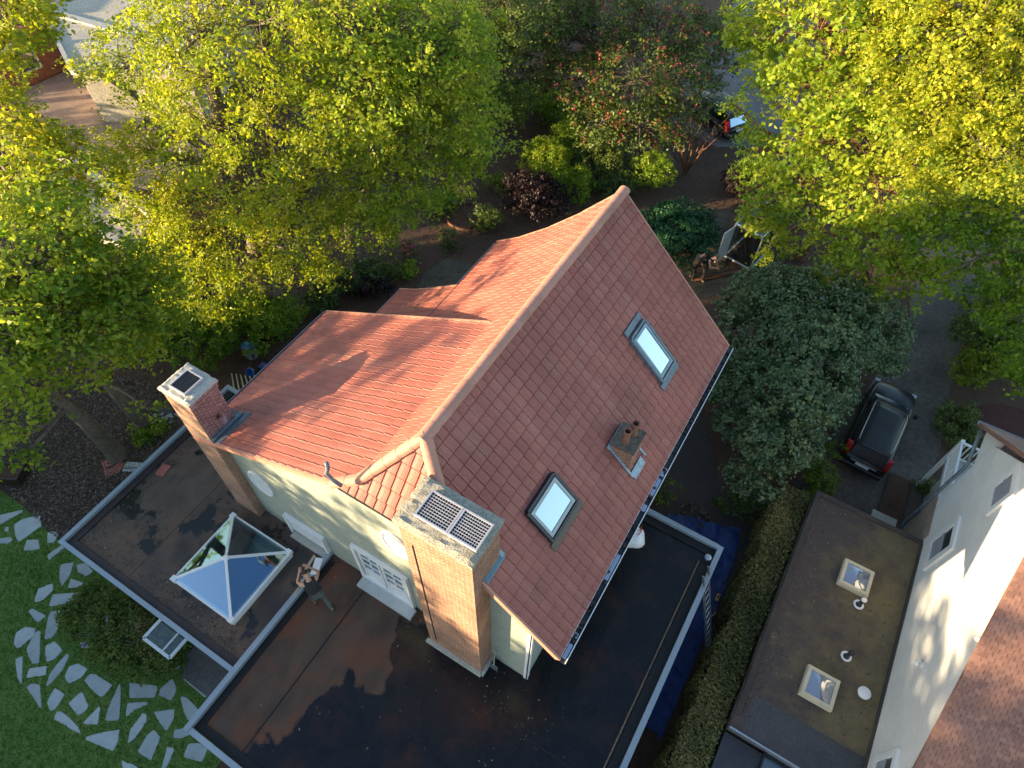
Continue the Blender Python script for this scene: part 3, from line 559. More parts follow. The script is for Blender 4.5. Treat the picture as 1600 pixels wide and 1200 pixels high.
# chimneys (part > sub-parts)
def chimney(x0,x1,y0,y1,z0,z1,m,lab,cap_m,capo=.07,capt=.16):
    mb=MB(); mb.box((x0,y0,z0),(x1,y1,z1-capt-.16)); mb.box((x0-.03,y0-.03,z1-capt-.158),(x1+.03,y1+.03,z1-capt-.002))
    ch=mb.build('chimney',m,house,label=lab)
    bm=bmesh.new(); n=14; bmesh.ops.create_grid(bm,x_segments=n,y_segments=n,size=.5)
    for v in bm.verts:
        x=x0-capo+(v.co.x+.5)*(x1-x0+2*capo); y=y0-capo+(v.co.y+.5)*(y1-y0+2*capo); e=min(v.co.x+.5,.5-v.co.x,v.co.y+.5,.5-v.co.y)
        v.co=Vector((x+random.uniform(-.012,.012),y+random.uniform(-.012,.012),z1-(.05 if e<.01 else 0)+random.uniform(-.012,.012)-.02))
    r=bmesh.ops.extrude_edge_only(bm,edges=[e for e in bm.edges if e.is_boundary])
    for v in [g for g in r['geom'] if isinstance(g,bmesh.types.BMVert)]: v.co.z=z1-capt
    o0=house.location
    for v in bm.verts: v.co-=o0
    me=bpy.data.meshes.new('cap'); bm.to_mesh(me); bm.free(); me.materials.append(cap_m); o=bpy.data.objects.new('cap',me); COL.objects.link(o); o.parent=ch
    return ch
def grille(par,x0,x1,y0,y1,z,nx,ny,bar=None):
    mb=MB(); mb.box((x0,y0,z-.03),(x1,y1,z-.012)); mb.build('grille_well',M_black,par)
    mb=MB(); fw=.035
    for (a,b,c,d_) in ((x0-fw,x1+fw,y0-fw,y0),(x0-fw,x1+fw,y1,y1+fw),(x0-fw,x0,y0,y1),(x1,x1+fw,y0,y1)): mb.box((a,c,z-.04),(b,d_,z+.03))
    gm=M_grille
    if bar: mb.build('grille_frame',M_grille,par); mb=MB(); gm=bar
    for i in range(1,nx): x=x0+(x1-x0)*i/nx; mb.box((x-.006,y0,z-.002),(x+.006,y1,z+.012))
    for i in range(1,ny): y=y0+(y1-y0)*i/ny; mb.box((x0,y-.005,z+.013),(x1,y+.005,z+.022))
    mb.build('vent_grille',gm,par)
C0,C1,YC=-4.462,-2.827,3.624
ch1=chimney(C0,C1,YC,4.56,RZ,10.896,M_brickL,'tall wide brick chimney with a mossy cap, nearest the camera',M_conc)
grille(ch1,-4.16,-3.52,3.84,4.36,10.93,11,9); grille(ch1,-3.44,-2.86-.02,3.84,4.36,10.93,11,9)
mb=MB(); mb.box((C0-.08,YC-.10,RZ),(C1+.03,YC-.002,RZ+.16)); mb.box((C1+.002,YC-.05,RZ),(C1+.09,YW-.01,RZ+.16)); mb.build('base_flashing',M_concs,ch1)
mb=MB(); mb.box((C0+.23,YC-.018,RZ+.5),(C0+.25,YC-.002,9.9)); mb.build('cable',M_dkmetal,ch1)
mb=MB(); zz=[ (x,zright(x)+.03) for x in (-2.78,-2.62)]; mb.bar((C1+.05,YV+.02,zright(C1)+.02),(C1+.05,4.62,zright(C1)+.02),.10,.07); mb.bar((C1+.05,4.60,zright(C1)+.03),(C1-.7,4.60,zright(C1-.7)+.03),.10,.07); mb.build('flashing',simple('blue_lead',(.16,.32,.38),(.3,.36,.38),6,.5),ch1)
ch2=chimney(-11.947,-11.03,3.937,4.75,RZ,9.194,M_brickW,'narrow brick chimney with a clean concrete cap at the left gable end',M_concs,.06,.12)
mb=MB(); mb.box((-11.949,3.915,RZ),(-11.028,3.935,8.9)); mb.box((-11.027,3.917,RZ),(-11.008,YW-.003,zleft(-11.03)-.2)); mb.build('front_facing',brick('pale_tan_brick',(.38,.18,.10),(.30,.12,.07),(.40,.32,.25)),ch2)
grille(ch2,-11.72,-11.26,4.08,4.60,9.21,3,18,M_dkmetal)
mb=MB(); mb.box((-11.029,4.30,8.0),(-11.01,4.46,8.18)); mb.build('brick_patch',M_pot,ch2)
mb=MB(); mb.box((-11.009,4.34,8.03),(-11.0,4.42,8.13)); mb.build('soot_vent',M_black,ch2)
zf=zleft(-10.9)+.05; mb=MB(); mb.bar((-10.96,3.9,zleft(-10.96)+.10),(-10.96,4.95,zleft(-10.96)+.10),.10,.10,up=(0,0,1)); mb.bar((-10.78,3.94,zleft(-10.78)+.055),(-10.78,5.05,zleft(-10.78)+.055),.22,.035,up=tuple(ls)); mb.bar((-11.0,4.85,zleft(-11)+.08),(-11.9,4.85,zleft(-11.9)+.08),.2,.06); mb.build('flashing',M_lead,ch2)
# small stack with two pots on the right slope
def onslope(u,v,h=0.):
    d=ray(u,v); p0=Vector((XG,0,ZG))+rn*h; t=(rn.x*p0.x+rn.z*(p0.z-CAMH))/(rn.x*d[0]+rn.z*d[2]); return Vector((d[0]*t,d[1]*t,CAMH+d[2]*t))
sx0,sx1,sy0,sy1=-2.15,-1.60,8.42,9.08; mb=MB(); zt=zright(sx0)+.22; mb.prism([(sx0,sy0,zright(sx0)-.05),(sx1,sy0,zright(sx1)-.05),(sx1,sy0,zt),(sx0,sy0,zt)],(0,sy1-sy0,0))
ch3=mb.build('chimney',M_brickL,house,label='low stack with two clay pots on the right slope')
mb=MB(); mb.box((sx0-.03,sy0-.03,zt+.002),(sx1+.03,sy1+.03,zt+.07)); mb.build('cap',simple('mossy_mortar',(.10,.07,.045),(.2,.17,.13),7,.95,.8,fine=22),ch3)
for cx,cy in ((-1.90,8.63),(-1.83,8.92)):
    mb=MB(); n=16; prof=[(.105,.06),(.095,.12),(.085,.42),(.105,.44),(.105,.50),(.075,.50),(.07,.2)]; mb.lathe((cx,cy,zt),prof,16); mb.build('chimney_pot',M_pot,ch3,smooth=False)
    mb=MB(); mb.lathe((cx,cy,zt+.21),[(.068,0),(.068,.004)],16); mb.build('flue',M_black,ch3)
mb=MB(); up=tuple(rn); xa,xb=sx0-.10,sx1+.13
mb.bar(Vector((xa+.03,sy0-.08,zright(xa+.03)))+rn*.06,Vector((xa+.03,sy1+.07,zright(xa+.03)))+rn*.06,.09,.05,up=up); mb.bar(Vector((xb,sy0-.02,zright(xb)))+rn*.05,Vector((xb,sy1-.12,zright(xb)))+rn*.05,.22,.02,up=up)
for y in (sy0-.03,sy1+.02): mb.bar(Vector((xa,y,zright(xa)))+rn*.05,Vector((xb,y,zright(xb)))+rn*.05,.05,.03,up=up)
mb.build('flashing',simple('pale_blue_flashing',(.40,.52,.58),(.28,.36,.40),7,.5,fine=30),ch3)
# roof windows on the right slope
def roofwin(xa,xb,y0,y1,frm,gl,lab,apron):
    def q(x,y,h): return Vector((x,y,zright(x)))+rn*h
    mb=MB(); up=tuple(rn); w_=.065
    for y in (y0,y1): mb.bar(q(xa,y,.07),q(xb,y,.07),w_,.12,up=up)
    for x in (xa,xb): mb.bar(q(x,y0+w_/2,.07),q(x,y1-w_/2,.07),w_,.12,up=up)
    w=mb.build('skylight',frm[0],house,label=lab)
    mb=MB(); i_=.085
    for y in (y0+i_,y1-i_): mb.bar(q(xa+.05,y,.10),q(xb-.05,y,.10),.07,.05,up=up)
    for x in (xa+.08,xb-.08): mb.bar(q(x,y0+.12,.10),q(x,y1-.12,.10),.08,.05,up=up)
    mb.build('sash',frm[1],w)
    mb=MB(); mb.add([q(xa+.08,y0+.1,.105),q(xa+.08,y1-.1,.105),q(xb-.08,y1-.1,.105),q(xb-.08,y0+.1,.105)],[(3,2,1,0)]); mb.build('glass',gl,w)
    mb=MB()
    if y0>8: mb.bar(q(xa-.12,y0-.02,.05),q(xa-.12,y1+.02,.05),.16,.05,up=up)
    mb.bar(q(xb+.10,y0-.09,.045),q(xb+.10,y1+.09,.045),.17,.035,up=up)
    mb.build('flashing',apron,w)
roofwin(-3.04,-1.98,10.98,11.78,(M_lead,simple('blue_grey_sash',(.25,.33,.38),(.2,.27,.32),5,.4)),M_glass_sky,'grey-framed roof window reflecting trees, near the far end',M_lead)
roofwin(-2.88,-2.22,5.62,6.75,(M_dkmetal,simple('silver_sash',(.42,.44,.42),(.35,.37,.36),5,.4)),M_glass_sky,'black-framed roof window nearest the tall chimney',simple('mossy_flashing',(.13,.12,.09),(.2,.15,.1),9,.8,fine=30))
# flat roofs
X1,X2,Y1,Y3,X6,Y6=-15.317,-8.389,.258,-1.328,1.353,10.251
px0,px1,py0,py1=-11.538,-9.34,1.18,3.456
mb=MB(); a_=.14
for lo,hi in (((X1+.1,Y1+.1),(px0+a_,6.9)),((px1-a_,Y1+.1),(X2-.02,YW-.004)),((px0+a_,Y1+.1),(px1-a_,py0+a_)),((px0+a_,py1-a_),(px1-a_,YW-.004)),((px0+a_,YW-.004),(-11.25,6.9))): mb.box((*lo,2.85),(*hi,RZ))
fl=mb.build('flat_roof',M_memL,house,label='brown felt flat roof around the glass lantern')
mb=MB(); mb.box((X2,Y3+.1,2.85),(X6-.1,YW-.004,RZ-.004)); mb.box((-1.75,YW-.004,2.85),(X6-.1,Y6-.1,RZ-.004)); fb=mb.build('flat_roof',M_memB,house,label='wet black felt flat roof, the larger one')
mb=MB(); mb.box((X1+.15,Y1+.15,0),(-11.4,6.8,2.84)); mb.box((-11.41,Y1+.15,0),(px0-.02,YW,2.835)); mb.box((px1+.02,Y1+.15,0),(X2,YW,2.84)); mb.box((X2+.003,Y3+.15,0),(X6-.15,YW-.01,2.84)); mb.box((-1.74,YW-.008,0),(X6-.15,Y6-.15,2.838)); mb.build('lower_wall',M_render,house)
# parapets
def parapet(A,B,par,w=.13,h=.13,inner=None,m=M_zinc):
    mb=MB(); A=Vector(A);B=Vector(B); mb.bar(A,B,w,h,off=0); o=mb.build('coping',m,par); return o
zc=RZ+.10
parapet((X1,Y1-.065,zc),(X1,6.98,zc),fl); parapet((X1+.066,Y1,zc),(X2-.07,Y1,zc),fl); parapet((X1+.066,6.915,zc),(-11.3,6.915,zc),fl); 
parapet((X2,Y3-.065,zc+.01),(X2,YW-.01,zc+.01),fb,.15,.16); parapet((X2+.076,Y3,zc),(X6+.06,Y3,zc),fb,.14); parapet((X6,Y3+.07,zc),(X6,Y6+.06,zc),fb,.15); parapet((-1.74,Y6,zc),(X6-.076,Y6,zc),fb,.15)
mb=MB()
for lo,hi in (((X1+.07,Y1+.07),(X1+.30,6.84)),((X1+.30,Y1+.07),(X2-.08,Y1+.26))): mb.box((*lo,RZ),(*hi,RZ+.05))
mb.build('edge_felt',M_felt,fl)
mb=MB()
for lo,hi in (((X2+.08,Y3+.08),(X2+.26,YW-.2)),((X2+.26,Y3+.08),(X6-.36,Y3+.3)),((X6-.34,Y3+.08),(X6-.08,Y6-.34)),((-1.6,Y6-.34),(X6-.08,Y6-.08))): mb.box((*lo,RZ),(*hi,RZ+.04))
mb.build('edge_felt',M_feltd,fb)
mb=MB(); mb.box((X6-.42,3,RZ),(X6-.38,9.6,RZ+.05)); mb.build('timber_edge',M_wood,fb)
mb=MB()
for x in (-6.9,): mb.box((x,Y3+.3,RZ-.003),(x+.035,YW-.3,RZ+.003))
mb.build('felt_seam',M_feltd,fb)
for lo,hi in (((-.5,3.2,RZ-.003),(-.47,9.4,RZ+.003)),((.25,3.2,RZ-.003),(.28,9.4,RZ+.003)),((-1.6,2.9,RZ-.002),(.7,2.94,RZ+.004))): mb=MB(); mb.box(lo,hi); mb.build('felt_seam',M_feltd,fb)
mb=MB()
for x in (-12.9,): mb.box((x,Y1+.3,RZ-.001),(x+.03,6.6,RZ+.004))
mb.build('felt_seam',simple('felt_seam_brown',(.06,.042,.034),(.04,.03,.025),6,.7),fl)
# roof lantern
ap=Vector(((px0+px1)/2,(py0+py1)/2,4.06)); zb=RZ+.26; cn=[Vector((px0,py0,zb)),Vector((px1,py0,zb)),Vector((px1,py1,zb)),Vector((px0,py1,zb))]
mb=MB()
for i in range(4): mb.bar(cn[i],cn[(i+1)%4],.11,.09); mb.bar(cn[i]+Vector((0,0,.04)),ap,.075,.07)
for c in cn: mb.box((c.x-.08,c.y-.08,zb-.05),(c.x+.08,c.y+.08,zb+.10))
mb.lathe(ap-Vector((0,0,.03)),[(.09,0),(.09,.06),(.05,.09)],10)
lant=mb.build('roof_lantern',M_white,house,label='white-framed pyramid glass roof lantern')
for i in range(4):
    mb=MB(); mb.add([cn[i]+Vector((0,0,.05)),cn[(i+1)%4]+Vector((0,0,.05)),ap+Vector((0,0,.02))],[(0,1,2)]); mb.build('glass_pane',M_glass_clear,lant)
mb=MB()
for (x0,x1,y0,y1) in ((px0-.04,px1+.04,py0-.04,py0+.06),(px0-.04,px1+.04,py1-.06,py1+.04),(px0-.04,px0+.06,py0+.06,py1-.06),(px1-.06,px1+.04,py0+.06,py1-.06)): mb.box((x0,y0,RZ+.0),(x1,y1,zb-.046))
mb.build('kerb',M_white,lant)
mb=MB(); e=a_+.01
for (x0,x1,y0,y1) in ((px0-.02,px1+.02,py0-.02,py0+.05),(px0-.02,px1+.02,py1-.05,py1+.02),(px0-.02,px0+.05,py0+.05,py1-.05),(px1-.05,px1+.02,py0+.05,py1-.05)): mb.box((x0,y0,.05),(x1,y1,RZ-.001))
mb.build('light_well',simple('pale_green_room',(.45,.55,.45),(.4,.5,.42),1,.8),lant)
mb=MB(); mb.box((px0,py0,.0),(px1,py1,.06)); mb.build('room_floor',simple('dark_room_floor',(.05,.035,.03),(.08,.05,.04),1,.6),lant)
def litter(pts,z,nm,lab):
    C_=np.array(pts); g=leaf_object(nm,M_chip,C_,np.concatenate([rng.normal(size=(len(C_),2))*.3,np.ones((len(C_),1))],1),.055*(.4+1.1*rng.random(len(C_))),rng.random(len(C_))**1.6*.8,aspect=.6); tag(g,None,None,kind='stuff')
lp=[(X1+.35+abs(random.gauss(0,.25)),random.uniform(Y1+.3,6.5),RZ+.012) for _ in range(350)]+[(random.uniform(X1+.4,X2-.2),Y1+.3+abs(random.gauss(0,.3)),RZ+.012) for _ in range(350)]+[(random.uniform(px0-.6,px1+.3),random.gauss(py0-.35,.25),RZ+.012) for _ in range(260)]+[(random.uniform(-11,-5),YW-abs(random.gauss(.1,.3)),RZ+.012) for _ in range(250)]+[(random.uniform(-2.6,-.4),random.gauss(3.2,.4),RZ+.012) for _ in range(60)]+[(random.uniform(X2+.3,X6-.6),random.uniform(Y3,4),RZ+.012) for _ in range(120)]
lp=[p for p in lp if not(px0-.05<p[0]<px1+.05 and py0-.05<p[1]<py1+.05) and Y1+.1<p[1]<6.8 or p[0]>X2+.2]
litter(lp,RZ,'leaf_litter','')
litter([(3.5+abs(random.gauss(0,.35)),random.uniform(6.5,14),2.664) for _ in range(380)]+[(random.uniform(3.7,6.5),random.uniform(7.2,13.8),2.664) for _ in range(420)],2.65,'leaf_litter','')
# open casement under the eave of the left flat roof
wl=[Vector((-12.0,-.42,1.75)),Vector((-12.0,Y1+.12,1.75)),Vector((-10.92,Y1+.12,1.75)),Vector((-10.92,-.42,1.75))]
mb=MB()
for i in range(4): mb.bar(wl[i],wl[(i+1)%4],.09,.06)
mb.bar((-11.25,-.42,1.75),(-11.25,Y1+.1,1.75),.05,.05); ow=mb.build('window',M_white_pl,house,label='open white window leaf sticking out under the flat roof')
mb=MB(); mb.add([wl[0]+Vector((.03,.03,-.01)),wl[3]+Vector((-.03,.03,-.01)),wl[2]+Vector((-.03,0,-.01)),wl[1]+Vector((.03,0,-.01))],[(0,1,2,3)]); mb.build('pane',glass_mat('clear_pane',(.9,1,1),.06,clear=True,dark=(.85,.95,.9)),ow)
#@@ROOFTHINGS
def one(name,mb_,mats,label,cat,loc=(0,0,0),group=None,kind=None,smooth=False,bevel=0):
    o=mb_.build(name,mats,None,smooth=smooth,bevel=bevel); o.location=loc; return tag(o,label,cat,group,kind)
# deck steps
mb=MB()
for i in range(3): mb.box((-11.1+i*.0,-.32+ -.16*i,.0),(-9.0,-.16-.16*i+.02,.42-.14*i)) 
mb.box((-11.2,-.15,.0),(-8.45,Y1+.14,.56)); t=one('garden_steps',mb,M_deck,'wet brown timber steps below the flat roof beside the lawn','steps')
# loose clay tiles lying about
def rooftile(): 
    mb=MB(); 
    for f0,f1,h0,h1 in ((0,.10,0,.03),(.10,.22,.03,.03),(.22,.30,.03,.0),(.30,1,0,0)):
        mb.add([(f0*.3,0,h0),(f1*.3,0,h1),(f1*.3,.42,h1),(f0*.3,.42,h0),(f0*.3,0,h0+.015),(f1*.3,0,h1+.015),(f1*.3,.42,h1+.015),(f0*.3,.42,h0+.015)],[(3,2,1,0),(4,5,6,7),(0,1,5,4),(2,3,7,6),(1,2,6,5),(3,0,4,7)])
    return mb
for (u,v,z,r,lb) in ((245,737,RZ+.01,.2,'loose red clay tile lying on the brown flat roof'),(167,731,.03,1.2,'loose red clay tile on the mulch, left one of three'),(177,733,.04,.3,'loose red clay tile on the mulch, right one of three'),(168,742,.03,1.0,'loose red clay tile on the mulch, lowest of three')):
    o=one('roof_tile',rooftile(),M_tile,lb,'roof tile',at(u-3,v+4,z),'spare clay tiles lying around'); o.rotation_euler=(0,0,r)
mb=MB(); mb.box((-.3,-.2,0),(.3,.2,.03)); mb.cm=1; mb.box((-.24,-.03,.031),(.2,0.0,.034)); mb.box((-.24,-.1,.031),(.1,-.07,.034)); o=one('stone_board',mb,[M_slab,M_dkmetal],'pale flat board lying on the mulch against the roof edge','board',at(207,730,.02)); o.rotation_euler=(0,0,.5)
# ladder leaning on the right parapet
lad=thing('ladder','long aluminium extension ladder leaning on the right parapet above the blue tarp','ladder',at(1108,1020,0))
A=at(1103,893,RZ+.55); B=at(1108,1022,.02); dv=(A-B).normalized(); sxv=Vector((0,1,0)); sxv=(sxv-dv*sxv.dot(dv)).normalized()
for s_ in (-1,1):
    mb=MB(); mb.bar(B+sxv*.19*s_,A+sxv*.19*s_,.03,.07); mb.build('rail',M_alu,lad)
for i in range(13): 
    p=B+dv*(.25+i*.29)
    if (p-B).length<(A-B).length: mb=MB(); mb.tube([p-sxv*.19,p+sxv*.19],.018,6); mb.build('rung',M_alu,lad)
# white sack on the gutter
bagc=Vector((XG+.33,6.55,RZ)); bag=thing('sack','white bag with red handles standing on the wet flat roof by the gutter','bag',bagc)
bp=at(988,845,5.2)
mb=MB(); rings=[]
for i,(r,z) in enumerate(((.10,0),(.24,.03),(.30,.18),(.29,.34),(.22,.46),(.12,.52))):
    rings.append([bp+Vector((math.cos(a)*r*(1+.12*math.sin(3*a+i)),math.sin(a)*r*(1+.1*math.cos(4*a+i)),z)) for a in [2*math.pi*j/18 for j in range(18)]])
bag.location=(bp.x,bp.y,bp.z)
mb.loft(rings); mb.build('sack_body',M_white_pl,bag,smooth=True)
mb=MB()
for s_ in (-.06,.07): mb.tube([bp+Vector((s_,.10,.45)),bp+Vector((s_,.16,.68)),bp+Vector((s_+.05,.02,.70)),bp+Vector((s_+.02,-.02,.5))],.015,6)
mb.build('handle',M_redp,bag,smooth=True)
# spade
pb=at(771,1046,RZ+.02); pt=Vector((pb.x-.05,YW-.12,RZ+1.15)); spd=thing('spade','grey-bladed spade leaning on the wall beside the tall chimney','spade',pb)
d_=(pt-pb).normalized(); sd_=d_.cross(Vector((0,1,0))).normalized(); nn=sd_.cross(d_)
mb=MB(); mb.prism([pb+sd_*-.10,pb+sd_*.10,pb+sd_*.12+d_*.12,pb+sd_*.12+d_*.28,pb-sd_*.12+d_*.28,pb-sd_*.12+d_*.12],nn*.012); mb.build('blade',M_alu,spd)
mb=MB(); mb.tube([pb+d_*.26,pt],.017,8); mb.tube([pt-sd_*.07,pt+sd_*.07],.018,8); mb.build('shaft',M_palew,spd)
# small things on the tarp
mb=MB(); mb.lathe((0,0,0),[(.09,0),(.10,.12),(.07,.13),(.02,.14)],12); one('vent_cap',mb,M_alu,'small round metal vent cap in the corner of the wet flat roof','vent cap',at(1105,873,RZ+.05),smooth=False)
mb=MB(); n=30; T_=[at(u,v,0) for u,v in ((1042,795),(1060,800),(1090,812),(1185,812),(1172,900),(1160,955),(1100,1040),(1060,1125),(1010,1112))]
# tarp as a crumpled grid clipped to its outline
xs=np.linspace(-.9,3.1,60); ys=np.linspace(5.2,14.0,110); gx,gy=np.meshgrid(xs,ys,indexing='ij'); ins=in_poly(gx.ravel(),gy.ravel(),[(-.55,12.3),(.2,12.65),(1.3,12.9),(1.95,13.2),(2.2,12.),(2.25,9),(2.25,5.4),(1.2,5.6),(1.2,10.3),(-.5,10.4)]).reshape(gx.shape)
gz=.05+.05*np.sin(gx*6+gy*2.3+np.sin(gy*5))*np.sin(gy*3.7-gx*4)+.02*rng.random(gx.shape)+.04*np.abs(np.sin(gx*2.1+gy*7))
vs=[(gx[i,j],gy[i,j],gz[i,j]) for i in range(60) for j in range(110)]; fs=[(i*110+j,(i+1)*110+j,(i+1)*110+j+1,i*110+j+1) for i in range(59) for j in range(109) if ins[i,j] and ins[i+1,j+1] and ins[i+1,j] and ins[i,j+1]]
used=sorted({i for f_ in fs for i in f_}); mp_={v:i for i,v in enumerate(used)}; mb.add([vs[i] for i in used],[tuple(mp_[i] for i in f_) for f_ in fs]); one('tarpaulin',mb,M_tarp,'crumpled blue tarpaulin spread between the house and the hedge','tarpaulin',smooth=True)
mb=MB(); mb.box((-.05,-.12,0),(.05,.12,.08)); mb.cm=1; mb.box((-.03,-.05,.08),(.03,.06,.11)); o=one('spirit_level',mb,[M_yel,M_black],'small orange tool lying on the blue tarpaulin','tool',at(1121,934,.14)); 
mb=MB(); mb.tube([(0,-.15,0),(0,.12,0)],.02,6); mb.cm=1; mb.box((-.05,.10,-.02),(.05,.17,.02)); o=one('hammer',mb,[M_palew,M_dkmetal],'pale-handled hammer lying on the tarpaulin beside the ladder','hammer',at(1115,960,.16)); o.rotation_euler=(0,0,-.3)
mb=MB(); 
for i in range(40):
    a,b=random.uniform(0,6.28),random.random()**.5; mb.box((-.06,-.04,0),(.07,.05,.05),M=Matrix.Translation((math.cos(a)*b*.7,math.sin(a)*b*.5,.25*(1-b)))@Euler((random.random(),random.random(),random.random()*3)).to_matrix().to_4x4())
one('rubble_pile',mb,M_path,'heap of grey-green rubble at the top edge of the blue tarpaulin','rubble',at(1085,806,.0))
# long white trims on the parapet by the roofer (timber pieces)
pz=RZ+.13
def pbar(name,pts,w,h,m,label,cat,group=None,z=pz):
    mb=MB(); q=[at(u,v,z+h/2) for u,v in pts]; c=q[0].copy()
    for a,b in zip(q,q[1:]): mb.bar(a-c,b-c+(b-a).normalized()*.02,w,h)
    return one(name,mb,m,label,cat,c,group)
pbar('trim_board',[(492,868),(478,890),(476,905)],.08,.05,M_palew,'cream strip of trim nearest the lantern, leaning by the parapet','board','offcuts beside the roofer')
pbar('trim_board',[(473,905),(468,918),(459,932)],.07,.05,M_palew,'cream strip of trim lying along the parapet below the other strip','board','offcuts beside the roofer',z=pz+.02)
pbar('trim_sheet',[(499,872),(491,897)],.22,.03,M_white_pl,'crumpled white sheet of trim between the strips and the parapet','board','offcuts beside the roofer',z=pz+.04)
#@@NEIGHBOUR
# ================================================================== RIGHT NEIGHBOUR
XW=6.7
nb=thing('white_house','white painted brick house with a brown tile roof at the right edge','house',(11,11,0))
pk=(11.70,10.05); mb=MB()
mb.prism([(XW,5.2,0),(XW,15.75,0),(XW,15.75,6.05),(XW,pk[0],pk[1]-.2),(XW,5.2,5.1)],(9,0,0)); mb.build('wall',M_wbrick,nb)
mb=MB(); mb.box((XW+.01,14.2,0),(XW+.04-.06,15.76,3.0)); mb.prism([(XW-.003,14.05,0),(XW-.003,15.77,0),(XW-.003,15.77,2.7),(XW-.003,14.05,2.62)],(-.02,0,0)); mb.build('lower_wall',M_brickT,nb)
mb=MB(); mb.prism([(XW-.002,15.75,5.0),(XW-.002,16.85,5.35),(XW-.002,16.85,5.5),(XW-.002,15.75,6.45)],(.15,0,0)); mb.build('eave_bracket',M_wbrick,nb)
mb=MB()
for (ya,za,yb,zb_) in ((pk[0],pk[1],4.6,pk[1]-.731*(pk[0]-4.6)),(pk[0],pk[1],16.97,5.48)):
    mb.bar((XW-.12,ya,za-.05),(XW-.12,yb,zb_-.05),.30,.16) if False else mb.prism([(XW-.28,ya,za),(XW-.28,yb,zb_),(XW-.28,yb,zb_-.14),(XW-.28,ya,za-.14)],(9.3,0,0))
nr=mb.build('roof',M_oldtile,nb)
def nbt(sgn):
    e=(4.6,pk[1]-.731*(pk[0]-4.6)) if sgn<0 else (16.97,5.48); l=math.hypot(e[0]-pk[0],e[1]-pk[1]); dy,dz=(e[0]-pk[0])/l,(e[1]-pk[1])/l; n_=Vector((0,-dz,dy)); n_=n_ if n_.z>0 else -n_
    mb=MB(); rows=int(l/.105); cols=int(9.3/.15)
    for i in range(rows):
        for j in range(cols):
            x0=XW-.30+j*.15+(.075 if i%2 else 0); s0=i*.105; s1=s0+.11; t=random.random(); h=.022+random.uniform(0,.01)
            a=Vector((x0+.004,pk[0]+dy*s0,pk[1]+dz*s0)); b=Vector((x0+.004,pk[0]+dy*s1,pk[1]+dz*s1)); w_=Vector((.142,0,0))
            mb.add([a+n_*.006,a+w_+n_*.006,b+w_+n_*h,b+n_*h,b+w_-n_*.004,b-n_*.004],[(0,1,2,3),(3,2,4,5)],t)
    o=mb.build('tile_slope',M_oldtile,nr); 
    return o
nbt(-1); nbt(1)
gutter((XW-.28,17.03,5.42),(XW+9,17.03,5.42),.07,1,[M_zinc,M_zinc],par=nr)
mb=MB(); mb.tube([(XW-.14,17.0,5.36),(XW-.10,16.6,5.1),(XW-.10,15.85,4.85),(XW-.10,15.80,4.5),(XW-.10,15.78,.9),(XW-.10,15.4,.5)],.055,10); mb.build('downpipe',M_lead,nb,smooth=True)
def nbwin(y0,y1,z0,z1,lab,blind=True,case=.16):
    mb=MB()
    for (a,b,c,d_) in ((y0-case,y0,z0-case,z1+case),(y1,y1+case,z0-case,z1+case),(y0,y1,z1,z1+case),(y0,y1,z0-case,z0)): mb.box((XW-.07,a,c),(XW-.002,b,d_))
    w=mb.build('window',M_white,nb,label=lab)
    mb=MB(); mb.box((XW-.03,y0+.002,z0+.002),(XW-.004,y1-.002,z1-.002)); mb.build('pane',M_glass_dk,w)
    mb=MB()
    for i in range(int((z1-z0)/(.06 if blind else 9))+1):
        if blind: z=z0+i*.06; mb.box((XW-.045,y0+.03,z),(XW-.033,y1-.03,min(z+.035,z1-.01))) if (z<(z0+z1)/2 or z0>6) else None
    mb.box((XW-.055,y0+.003,(z0+z1)/2-.03),(XW-.032,y1-.003,(z0+z1)/2+.03)); mb.build('shutter' if blind else 'glazing_bar',M_greyp if blind else M_white,w)
nbwin(13.15,13.85,6.62,7.45,'grey louvred window high on the wall')
nbwin(12.9,13.65,3.55,4.75,'white framed window above the annex roof',blind=True,case=.2)
nbwin(6.15,6.95,3.4,4.3,'window at the bottom edge of the photo',blind=True)
for u,v,lb in ((1442,1040,'lower'),(1540,1002,'upper')):
    p=onx(u,v,XW); mb=MB(); mb.box((XW-.05,p.y-.05,p.z-.08),(XW-.002,p.y+.05,p.z+.08)); mb.lathe((XW-.13,p.y,p.z-.1),[(.05,0),(.07,.06),(.03,.13)],10); mb.build('wall_lamp',M_white_pl,nb,label=lb+' white wall lamp')
# annex
ax=thing('flat_roofed_annex','low annex with a mossy brown flat roof between the hedge and the white house','annex',(5,10,0))
AX0,AX1,AY0,AY1,AZ=3.38,XW-.005,6.05,14.15,2.65
mb=MB(); mb.box((AX0+.05,AY0+.05,0),(AX1,AY1-.05,AZ-.15)); mb.build('wall',M_brickT,ax)
mb=MB(); mb.box((AX0,AY0,AZ-.148),(AX1,AY1,AZ)); ar=mb.build('roof',M_memN,ax)
mb=MB()
for lo,hi in (((AX0,AY0+.4),(AX0+.15,AY1)),((AX0+.15,AY1-.15),(AX1,AY1))): mb.box((*lo,AZ),(*hi,AZ+.06))
mb.box((AX1-.06,AY0+.2,AZ),(AX1-.003,AY1-.17,AZ+.12)); mb.build('edge_kerb',simple('dark_weathered_kerb',(.075,.058,.05),(.045,.037,.033),2,.85,fine=24),ar)
mb=MB(); mb.box((AX0,AY0-.05,AZ-.15),(AX1,AY0+.0-.002,AZ+.03)); mb.build('metal_edge',M_alu,ar)
mb=MB(); mb.box((AX0+.3,AY0+.002,AZ),(AX1-.07,AY0+1.1,AZ+.006)); mb.build('felt_patch',simple('slate_felt',(.05,.05,.055),(.07,.07,.075),2,.6,fine=20),ar)
